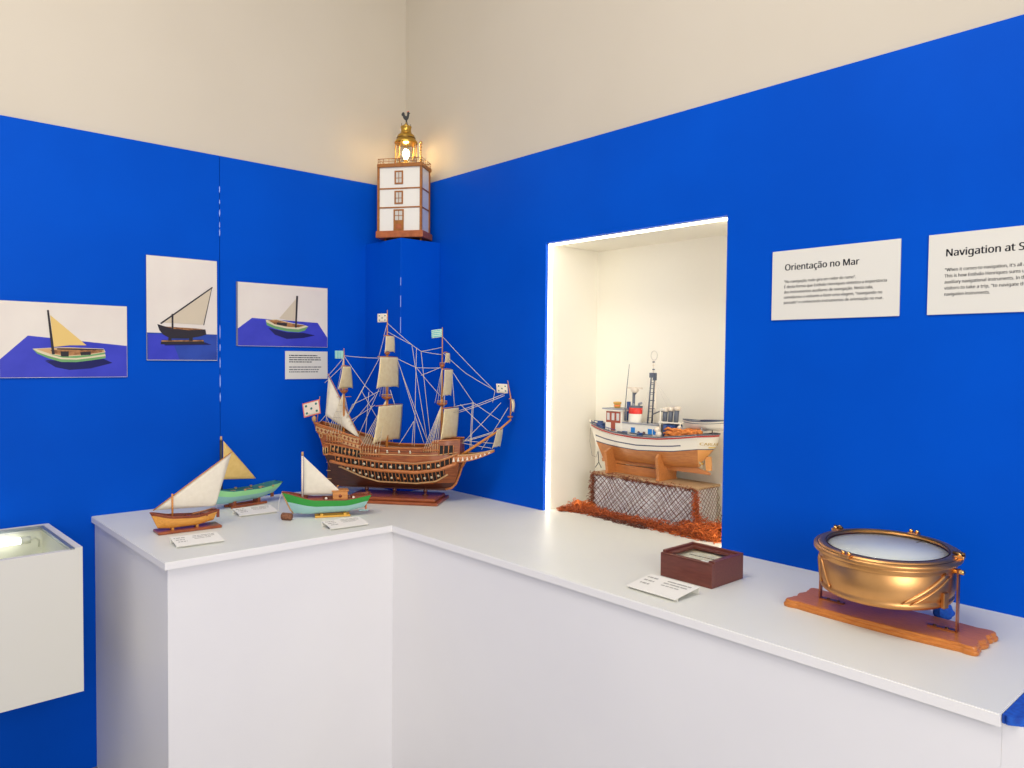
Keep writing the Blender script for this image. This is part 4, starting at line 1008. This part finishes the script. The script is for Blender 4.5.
MB().box(W_-t-.010, W_-t+.004, D_-t-.034, D_-t-.014, H_-.0084, H_-.0066).build('paper_tab', 'sign', X)

# ------------------------------------------------------------------ white block, plywood top and draped net in the niche
PX0, PX1, PY0, PY1, PZ = -.272, -.142, 1.128, 1.604, 1.100
pb = thing('plinth_block', 'pale block under the fishing net in the niche, carrying the trawler', 'plinth', ((PX0+PX1)/2, (PY0+PY1)/2, C))
hx, hy = (PX1-PX0)/2, (PY1-PY0)/2
MB().bbox(-hx, hx, -hy, hy, .0003, PZ-C, bev=.002).build('block', 'plinth', pb)
MB().bbox(-hx-.004, hx+.005, -hy-.004, hy+.012, PZ-C, PZ-C+.0085, bev=.001, seg=1).build('plywood_top', 'plyw', pb)
N = thing('fishing_net', 'orange-brown fishing net draped over the pale block in the niche', 'fishing net', (0, 0, 0))
rnd = random.Random(3)
def wob(p, k=.0015): return p+V((rnd.uniform(-k,k)*.5, rnd.uniform(-k,k), rnd.uniform(-k,k)))
def netpanel(w, P, W, H, cell, m, r=.0009, sag=.004, k=.0010):
    # diamond mesh over a panel: P(a, b) with a 0..W, b 0..H
    n = int((W+H)/cell)
    for d in (1, -1):
        for i in range(-int(H/cell)-1, int(W/cell)+1):
            a0 = i*cell; pts = []
            st = max(3, int(H/.012))
            for j in range(st+1):
                b = H*j/st; a = a0+(b if d > 0 else H-b)
                if 0 <= a <= W:
                    q = sag*math.sin(a*21+b*9)+sag*.6*math.sin(a*47-b*23+1)
                    pts.append(wob(P(min(max(a+q, 0), W), min(max(b+q*.7, 0), H)), k))
            if len(pts) > 1: w.tube(pts, r, m, 3, cap=False)
w = MB()
fo = PX1+.0055
netpanel(w, lambda a, b: V((fo+.010*(1-b/.145)**3+.002*abs(math.sin(a*30)), PY0-.004+a, C+.004+b)), PY1-PY0+.01, .146, .0200, 'net', .0011)
netpanel(w, lambda a, b: V((fo+.002+.012*(1-b/.145)**3+.002*abs(math.sin(a*23)), PY0-.002+a, C+.004+b)), PY1-PY0+.006, .146, .033, 'net', .0010, .007)
netpanel(w, lambda a, b: V((fo-a, PY1+.0135+.03*(1-b/.15)**2, C+.004+b)), .135, .150, .019, 'net', .0010)
netpanel(w, lambda a, b: V((fo-a, PY0-.006-.012*(1-b/.15)**2, C+.004+b)), .135, .150, .0125, 'net', .0009)
w.build('draped_mesh', None, N)
def tangle(w, path, rad, count, m, seed, r=.0010, flat=1., steps=9, zmin=None):
    q = random.Random(seed); path = [V(p) for p in path]; L = len(path)-1
    for _ in range(count):
        t = q.random()*L; i = min(int(t), L-1); c = path[i].lerp(path[i+1], t-i); R = lerp(rad[i], rad[i+1], t-i) if isinstance(rad, (list, tuple)) else rad
        p = V((q.gauss(0,.5), q.gauss(0,.5), q.gauss(0,.5)*flat))*R; d = V((q.gauss(0,1), q.gauss(0,1), q.gauss(0,.7))).normalized(); pts = []
        for s in range(steps):
            pts.append(c+p); d = (d+V((q.gauss(0,.7), q.gauss(0,.7), q.gauss(0,.5))) - p*(.5/R)).normalized(); p = p+d*R*.33; p.z *= .92 if flat < 1 else 1
        if zmin is not None: pts = [V((a.x, a.y, max(a.z, zmin))) for a in pts]
        pts = [V((min(a.x, .25), min(max(a.y, NY0+.008), NY1-.008) if a.x < 0 else a.y, a.z)) for a in pts]
        pts = [V((max(a.x, -ND+.004), a.y, a.z)) for a in pts]
        w.tube(pts, r, m, 3, cap=False)
w = MB()
tangle(w, [(PX1+.002,PY0,PZ+.004),(PX1+.003,1.36,PZ+.002),(PX1+.004,PY1+.002,PZ+.001)], [.010,.009,.009], 520, 'net2', 1, .0009, steps=7)
tangle(w, [(PX1+.004,PY0-.002,PZ),(PX1+.006,PY0-.004,C+.01)], [.012,.014], 200, 'net2', 2, .0009, steps=7)
tangle(w, [(PX1+.006,PY1+.004,PZ),(PX1+.012,PY1+.006,1.03),(PX1+.022,PY1+.03,C+.02)], [.011,.013,.020], 280, 'neto', 4, .0010, steps=7)
w.build('bunched_edge', None, N); 
w = MB()
tangle(w, [(-.045,1.035,C+.006),(-.085,1.07,C+.010),(-.100,1.15,C+.012),(-.104,1.27,C+.010)], [.012,.022,.028,.022], 400, 'neto', 5, .0012, .55, zmin=C+.0015)
tangle(w, [(-.108,1.27,C+.008),(-.100,1.42,C+.009),(-.085,1.58,C+.012)], [.022,.024,.030], 360, 'neto', 6, .0012, .5, zmin=C+.0015)
tangle(w, [(-.10,1.58,C+.014),(-.11,1.66,C+.020),(-.15,1.72,C+.020)], [.034,.045,.045], 420, 'neto', 7, .0012, .6, zmin=C+.0015)
tangle(w, [(-.085,1.58,C+.012),(-.095,1.68,C+.018),(-.12,1.74,C+.02)], [.03,.040,.035], 170, 'netr', 8, .0013, .6, zmin=C+.0015)
tangle(w, [(-.115,1.060,C+.016),(-.12,1.10,C+.022),(-.13,1.15,C+.018)], [.024,.026,.022], 150, 'netr', 9, .0013, .8, zmin=C+.0015)
tangle(w, [(-.082,1.18,C+.003),(-.062,1.33,C+.003),(-.060,1.45,C+.003)], [.016,.020,.018], 130, 'net', 10, .0009, .12, zmin=C+.0012)
for k in range(5):
    c = V((-.125+.010*k, 1.062+.010*k, C+.020)); w.tube([c+V((.006*k*.2, .016*math.cos(t), .016*math.sin(t)+.002)) for t in [2*PI*i/14 for i in range(14)]], .0032, 'netr', 6, closed=True)
o = w.build('heaped_net', None, N); o['kind'] = 'stuff'

# ------------------------------------------------------------------ the trawler (local x = bow, +y towards the room)
TZ = PZ+.0090
TR = thing('model_trawler', 'white and varnished model fishing trawler on cradles, in the wall niche', 'model boat', (-.2, 1.36, TZ), -PI/2)
us = [i/32 for i in range(33)]
tb = lambda u: .062*lin([(0,.86),(.06,.91),(.15,.96),(.3,1.),(.5,1.),(.68,.94),(.82,.72),(.92,.40),(.97,.18),(1,.02)], u)
ts = lambda u: lin([(0,.182),(.12,.172),(.3,.160),(.5,.157),(.7,.163),(.85,.173),(1,.186)], u)
tk = lambda u: lin([(0,.062),(.1,.056),(.3,.050),(1,.046)], u)
tw = lambda u: lin([(0,.128),(.2,.112),(.5,.102),(.8,.106),(1,.112)], u)
txt = lambda u: lerp(-.240, .305, u); txk = lambda u: lerp(-.215, .235, u)
def tz_levels(u):
    a, b, c = tk(u), tw(u), ts(u)
    return [a+(b-a)*q for q in (0,.06,.16,.3,.5,.75,1)]+[b+(c-b)*q for q in (.06,.34,.42,.60,.84,.95,1)]
LM = ['tbrown']*6+['tline','thull','tline','thull','thull','tred','thull']
def tpt(u, z, side, off=0.):
    a, c = tk(u), ts(u); t = (z-a)/(c-a); aft = lin([(0,.55),(.12,.30),(.35,0),(1,0)], u); fw = max(0, (u-.6)/.4)
    f = lerp(max(t, 1e-4)**.42, t**1.15 if t < 1 else 1, min(1, aft+fw*.85)); f = f*.97+.03
    x = lerp(txk(u), txt(u), t**.8 if t > 0 else 0)
    return V((x, side*(tb(u)*f+off), z))
parts = {'hull': MB(), 'upper_hull': MB()}
ends = {}
for side in (-1, 1):
    rows = [[tpt(u, z, side) for z in tz_levels(u)] for u in us]; ends[side] = rows
    grid_faces(parts['hull'], rows, lambda i, j: LM[j] if j < 6 else None); grid_faces(parts['upper_hull'], rows, lambda i, j: LM[j] if j >= 6 and not (LM[j] == 'tline' and (i < 4 or i > 30) and j == 8) else ('thull' if j >= 6 else None))
def stern_pt(j, q):                                 # bulging round stern: level j, q from -1 (far side) to 1 (near side)
    p = ends[1][0][j]; z0, z1 = tk(0), ts(0); t = (p.z-z0)/(z1-z0)
    return V((p.x-.052*(1-q*q)*min(1, max(0, t-.15)*1.9)**.8, p.y*q, p.z+.004*(1-q*q)*t))
SQ = [k/8-1 for k in range(17)]
sg_ = [[stern_pt(j, q) for j in range(14)] for q in SQ]
grid_faces(parts['hull'], sg_, lambda i, j: 'tdisc' if j < 6 else None); grid_faces(parts['upper_hull'], sg_, lambda i, j: LM[j] if j in (6, 11, 12) else ('thull' if j > 6 else None))
parts['hull'].build('hull', None, TR); uh = parts['upper_hull'].build('upper_hull', None, TR, 'cream white upper hull with red and navy lines')
w = MB()
dk = [[ends[-1][i][-1]+V((0,.002,-.012)), ends[1][i][-1]+V((0,-.002,-.012))] for i in range(33)]
grid_faces(w, dk, lambda i, j: 'tsteel', False)
w.add([g_[-1]+V((.002,0,-.012)) for g_ in sg_], [tuple(range(17))], 'tsteel'); w.build('deck', None, TR)
w = MB()
for side in (-1, 1): w.tube([p[-1]+V((0,0,.001)) for p in ends[side]], .0026, 'tsteel', 6)
w.tube([g_[-1] for g_ in sg_], .0026, 'tsteel', 6); w.build('rail', None, TR)
w = MB()
for side in (-1, 1):
    w.tube([tpt(lerp(.66,.97,i/8), ts(lerp(.66,.97,i/8))+.012*(1), side, -.002) for i in range(9)], .0013, 'tblue', 5)
    for i in range(0, 9, 2): u = lerp(.66,.97,i/8); w.tube([tpt(u, ts(u), side, -.002), V((tpt(u, ts(u)+.012, side, -.002)))], .0011, 'tblue', 4)
w.build('bow_railing', None, TR)
w = MB(); w.tube([(.236,0,.046),(.27,0,.105),(.297,0,.165),(.309,0,.198)], [.003,.003,.0035,.003], 'thull', 6); w.build('stem_post', None, TR)
w = MB(); w.prism([(-.262,.040),(.236,.036),(.240,.049),(-.20,.062),(-.262,.048)], (0,-.003,0), (1,0,0), (0,0,1), (0,1,0), .006); w.build('keel', 'tbrown', TR)
w = MB(); w.prism([(-.246,.052),(-.268,.056),(-.264,.104),(-.240,.104)], (0,-.0025,0), (1,0,0), (0,0,1), (0,1,0), .005); w.build('rudder', 'tdisc', TR)
w = MB()
for k in range(3):
    a = 2*PI*k/3+.4; w.prism([(0,-.003),(.016,-.006),(.018,.003),(0,.003)], (-.226,0,.076), (0,math.cos(a),math.sin(a)), (.3,-math.sin(a),math.cos(a)), (1,0,0), .0015, 'cannon')
w.tube([(-.20,0,.076),(-.232,0,.076)], .004, 'goldbr'); w.build('propeller', None, TR)
for x in (.170, -.075):                              # two shaped cradle boards
    w = MB(); u = (x+.27)/.54
    out = [tpt(u, z, 1, .0012) for z in [lerp(tk(u)+.002, .098, q/7) for q in range(8)]]
    pr = [(p.y, p.z) for p in out]
    poly = [(-.056,.0003),(.056,.0003),(.052,.012),(.064,.085),(pr[-1][0]+.006,.099)]+[pr[7-k] for k in range(8)]+[(-y, z) for y, z in pr]+[(-pr[-1][0]-.006,.099),(-.064,.085),(-.052,.012)]
    w.prism(poly, (x-.006,0,0), (0,1,0), (0,0,1), (1,0,0), .012); w.build('cradle', 'tbrown', TR, 'varnished cradle board')
MB().box(-.069, .164, -.006, .006, .0003, .034).build('cradle_rail', 'tbrown', TR)
# deckhouse, wheelhouse, funnel, masts
dz = .150
w = MB(); w.bbox(-.052, .112, -.034, .034, dz-.004, .200, 'thull', .003); w.bbox(-.055, .112, -.037, .037, .1995, .2035, 'tgrey', .001)
dh = w.build('deckhouse', None, TR)
for x in (.058, -.022, -.045): 
    w = MB(); w.box(x-.0095, x+.0095, .0338, .0348, .166, .186); w.build('window', 'tsky', dh)
w = MB()
for x in (.030, .005):
    mx = Matrix.Translation((x,.0342,.168)) @ Matrix.Rotation(-PI/2, 4, 'X'); w.lathe([(.006,0),(.006,.0012)], 'mahog_d', 14, mx=mx)
w.build('porthole', None, dh)
w = MB(); w.bbox(.112, .196, -.036, .036, dz-.004, .247, 'thull', .004); w.bbox(.103, .208, -.042, .042, .2465, .2535, 'tgrey', .002); w.bbox(.1035, .2075, -.0425, .0425, .244, .248, 'thull', .001)
wh = w.build('wheelhouse', None, TR)
MB().bbox(.118, .190, .0355, .0372, .198, .241, bev=.0006, seg=1).build('window_surround', 'wred', wh)
MB().bbox(.144, .165, .0355, .0378, .166, .2055, bev=.0006, seg=1).build('cabin_door', 'wred', wh)
for x in (.178, .154, .130): MB().box(x-.0065, x+.0065, .0370, .0382, .207, .235).build('window', 'pane', wh)
w = MB()
for y in (-.022, 0, .022): w.box(.1955, .1968, y-.008, y+.008, .212, .236)
w.build('front_window', 'pane', wh)
w = MB(); w.lathe([(.010,.2532),(.013,.256),(.012,.266),(.016,.270),(.016,.276),(.008,.278)], 'tyel', 16, c=(.165,.0,0)); w.lathe([(.0125,.259),(.0135,.262),(.0125,.265)], 'orange', 16, c=(.165,0,0)); w.build('searchlight', None, TR)
fx = .078
w = MB()
def fun(x, y, z, k=1.): return V((fx+x*k-.10*(z-.2), y*k, z))
for z0, z1, m in ((.2030,.236,'thull'),(.236,.259,'redband'),(.259,.266,'tsteel')):
    n = 24; v = [fun(.028*math.cos(2*PI*i/n), .022*math.sin(2*PI*i/n), z) for z in (z0, z1) for i in range(n)]
    w.add(v, [(i, (i+1) % n, n+(i+1) % n, n+i) for i in range(n)]+[tuple(range(n, 2*n))], m, True)
w.tube([fun(.012,.004,.264), fun(.012,.004,.275)], .006, 'tgrey', 10); w.tube([fun(-.010,-.004,.264), fun(-.010,-.004,.274), fun(-.022,-.004,.277)], .005, 'tgrey', 10)
w.build('funnel', None, TR)
w = MB(); w.tube([(.108,.0,.208),(.108,0,.28)], .008, 'tblue', 10); w.tube([(.103,.026,.208),(.103,.026,.255)], .004, 'tsteel', 8); w.build('vent_pipe', None, TR)
w = MB(); w.tube([(.116,.012,.25),(.108,.012,.34),(.098,.012,.425)], [.0016,.0014,.0009], 'tsteel', 6); w.build('whip_aerial', None, TR)
w = MB(); w.tube([(.084,.0,.20),(.084,0,.318)], .0055, 'tsteel', 10); w.tube([(.084,0,.305),(.072,0,.318)], .003, 'tsteel'); o = w.build('radar_post', None, TR)
w = MB(); w.lathe([(.004,.315),(.013,.319),(.015,.328),(.012,.336),(.004,.338)], 'flagw', 16, c=(.079,0,0)); w.box(.045, .115, -.004, .004, .331, .337, 'flagw'); w.build('radar', None, o)
w = MB()
for y in (.010,-.010):
    w.tube([(.006,y*1.3,.200),(-.006,y,.385)], [.0032,.0026], 'tsteel', 8)
for k in range(7): z = .225+k*.022; xx = lerp(.006,-.006,(z-.2)/.175); w.tube([(xx,-.012,z),(xx,.012,z)], .0012, 'tsteel', 5)
w.tube([(-.018,.004,.200),(-.022,.004,.262),(-.020,.004,.372)], .0022, 'flagw', 6)
for k in range(4): z = .26+k*.03; w.tube([(lerp(.006,-.006,(z-.2)/.175),.010,z),(-.021,.004,z)], .0012, 'tsteel', 5)
o = w.build('lattice_mast', None, TR)
w = MB(); w.box(-.014, .002, -.012, .012, .376, .394); w.box(-.024, -.014, .0, .012, .366, .392); w.build('mast_head', 'tsteel', o)
w = MB(); w.tube([(-.008,0,.392),(-.008,0,.442)], .0018, 'flagw', 6)
for z in (.404,.420,.432): w.lathe([(.002,0),(.005,.001),(.005,.004),(.002,.005)], 'tsteel' if z != .420 else 'flagw', 10, c=(-.008,0,z))
w.build('topmast', None, o)
w = MB(); w.tube([(-.010+.0145*math.cos(t), .0, .459+.0175*math.sin(t)) for t in [2*PI*i/28 for i in range(28)]], .0017, 'string', 6, closed=True); w.build('direction_finder_loop', None, o)
w = MB(); w.tube([(-.014,.012,.238),(-.050,.016,.252),(-.070,.018,.254)], .0022, 'tsteel', 6); w.build('derrick_boom', None, TR)
w = MB()
for p, q in (((-.012,0,.37),(-.115,.012,.268)),((-.012,0,.37),(-.088,.012,.262)),((-.004,0,.37),(.05,.0,.24)),((-.004,0,.36),(.03,.03,.205))): w.tube([p, q], .0007, 'string', 4)
w.build('rigging', None, TR)
w = MB()
for s in (-1, 1): w.tube([(-.062-.0,s*.026,.150),(-.062,s*.026,.262)], .0025, 'thull', 6); w.tube([(-.150,s*.026,.150),(-.150,s*.026,.215)], .0025, 'thull', 6)
w.bbox(-.150, -.054, -.030, .030, .212, .217, 'thull', .001); w.bbox(-.085,-.058,-.03,.03,.258,.264,'thull',.001); w.build('gantry', None, TR)
for k, x in enumerate((-.076, -.101, -.126)):
    w = MB(); zz = .0035*k; w.tube([(x+.002,.016,.2165),(x-.002,.016,.254+zz)], .0088, 'tsteel', 14); w.tube([(x-.002,.016,.254+zz),(x-.003,.016,.267+zz)], [.0115,.0125], 'flagw', 14); w.build('net_drum', None, TR)
w = MB(); w.bbox(-.128, -.072, -.022, .026, .150, .208, 'tblue', .004); w.tube([(-.086,.028,.16),(-.086,.028,.205)], .007, 'tblue', 10); w.tube([(-.112,.028,.16),(-.112,.028,.205)], .007, 'tblue', 10); w.build('winch', None, TR, 'blue net winch')
w = MB()
for (x, z, r) in ((-.052,.186,.012),(-.060,.168,.013),(-.142,.184,.010),(-.150,.200,.008)): w.ball((x,.030,z), r, 'flagw', 12)
w.build('white_fittings', None, TR)
w = MB()
for k in range(7):
    x = .215-k*.0; 
for (x, y, z, sx, sy, sz) in ((.235,.012,.180,.014,.014,.010),(.255,-.004,.182,.010,.008,.014),(.09,.045,.164,.010,.006,.006),(.015,.046,.162,.012,.006,.008),(.215,.03,.172,.008,.008,.008)): MB().bbox(x-sx, x+sx, y-sy, y+sy, z-sz, z+sz, 'tblue', .002).build('deck_box', None, TR)
w = MB()
for k in range(3): w.tube([(.12-k*.06,.050,.166),(.09-k*.06,.052,.1655),(.075-k*.06,.050,.166)], .0028, 'tsteel', 6)
w.build('rope_coil', None, TR)
# skiff resting over the stern, orange net below it
us2 = [i/14 for i in range(15)]
sk = bpy.data.objects.new('skiff', None); col.objects.link(sk); sk.parent = TR; sk.location = (-.250,.004,.193); sk.rotation_euler = (0, math.radians(3), 0)
def skp(u, v, side): return V((lerp(-.095,.100,u)+.01*(1-v)*(1 if u < .5 else -1), side*.036*lin([(0,.72),(.4,1),(.75,.8),(1,.05)], u)*(v**.4 if v > 0 else 0), lerp(.004, .036+.006*abs(2*u-1)**2, v)))
w = MB()
for side in (-1, 1):
    r = [[skp(u, v, side) for v in (0,.1,.25,.5,.75,1)] for u in us2]; grid_faces(w, r, lambda i, j: 'thull')
    w.tube([q[-1] for q in r], .0022, 'tsteel', 5); w.tube([q[4]+V((0,side*.0005,0)) for q in r], .0009, 'tline', 4)
w.add([skp(0,v,-1) for v in (0,.1,.25,.5,.75,1)]+[skp(0,v,1) for v in (1,.75,.5,.25,.1,0)], [tuple(range(12))], 'thull')
r = [[skp(u,.82,-1)*1., skp(u,.82,1)*1.] for u in us2]; grid_faces(w, r, lambda i, j: 'tgrey', False)
w.box(-.06,.02,-.012,.012,.034,.041,'tline'); w.box(.03,.05,-.026,.026,.036,.040,'tgrey'); w.build('skiff_hull', None, sk)
w = MB()
for x in (-.165,-.245): w.tube([(x,.034,.155),(x,.034,.208)], .0022, 'tgrey', 6); w.tube([(x,-.034,.155),(x,-.034,.208)], .0022, 'tgrey', 6); w.tube([(x,-.034,.197),(x,.034,.197)], .0018, 'tgrey', 6)
w.build('skiff_support', None, TR)
w = MB(); q = random.Random(5)
for k in range(46):
    c = V((q.uniform(-.205,-.120), q.uniform(.010,.046), q.uniform(.166,.194))); L = q.uniform(.02,.045)
    w.tube([c+V((-L+2*L*t/6, .004*math.sin(t*2+k), .004*math.cos(t*1.7+k))) for t in range(7)], [.002,.0042,.0046,.0040,.0048,.0042,.002], 'tnet', 6)
o = w.build('stowed_net', None, TR, 'heap of orange net'); o['kind'] = 'stuff'
for x in (-.222, -.238):
    w = MB(); w.ball((x,.034,.190), .011, 'tnet', 10); w.build('net_float', None, TR)
def on_stern(o, z0, q0, q1):                        # lay flat lettering (x along, y up) round the stern
    xs = [v.co.x for v in o.data.vertices]; a, b = min(xs), max(xs)
    for v in o.data.vertices:
        q = lerp(q0, q1, (v.co.x-a)/(b-a)); z = z0+v.co.y
        J = min(range(6, 13), key=lambda j: abs((ends[1][0][j].z+ends[1][0][j+1].z)/2-z)); pa, pb = stern_pt(J, q), stern_pt(J+1, q)
        t = (z-pa.z)/(pb.z-pa.z); p = pa.lerp(pb, t); n = V((-1+.9*abs(q)**3, .9*q, 0)).normalized(); v.co = p+n*(.0012+v.co.z)
on_stern(text('CARLA ALDINA', .0165, Matrix.Identity(4), 'gold', 'name_lettering', TR, bold=.0004), .146, .93, -.80)
w = MB(); words(w, 0, .06, 0, .0045, lambda u, y: (u, y, 0), 'goldy', .02); on_stern(w.build('port_lettering', None, TR), .136, .55, -.05)
w = MB(); w.tube([(.300,.004,.165),(.302,.006,.11),(.285,.010,.055),(.262,.012,.050),(.25,.014,.075)], .0008, 'rig_d', 4); w.tube([(.25,.014,.075),(.245,.014,.032),(.228,.018,.012)], .0016, 'black', 5); w.tube([(.245,.014,.032),(.258,.02,.010)], .0016, 'black', 5); w.build('anchor', None, TR)

# ------------------------------------------------------------------ camera
f, roll = 754.714, math.radians(.5494)
yaw, pitch = math.radians(-131.94095), math.radians(-1.904476)
d = V((math.cos(yaw)*math.cos(pitch), math.sin(yaw)*math.cos(pitch), math.sin(pitch)))
r = d.cross(V((0,0,1))).normalized(); u = r.cross(d)
r2 = r*math.cos(roll)+u*math.sin(roll); u2 = -r*math.sin(roll)+u*math.cos(roll)
cam = bpy.data.cameras.new('Camera'); co = bpy.data.objects.new('Camera', cam); col.objects.link(co)
co.matrix_world = Matrix(((r2.x,u2.x,-d.x,2.0825144),(r2.y,u2.y,-d.y,3.11617642),(r2.z,u2.z,-d.z,1.55),(0,0,0,1)))
cam.sensor_width = 36; cam.lens = f*36/1024; cam.clip_start = .02; cam.clip_end = 60
sc.camera = co
vs_ = sc.view_settings; sc.display_settings.display_device = 'sRGB'
vs_.view_transform = 'Standard'; vs_.look = 'None'; vs_.exposure = -.08; vs_.gamma = 1.; vs_.use_curve_mapping = False
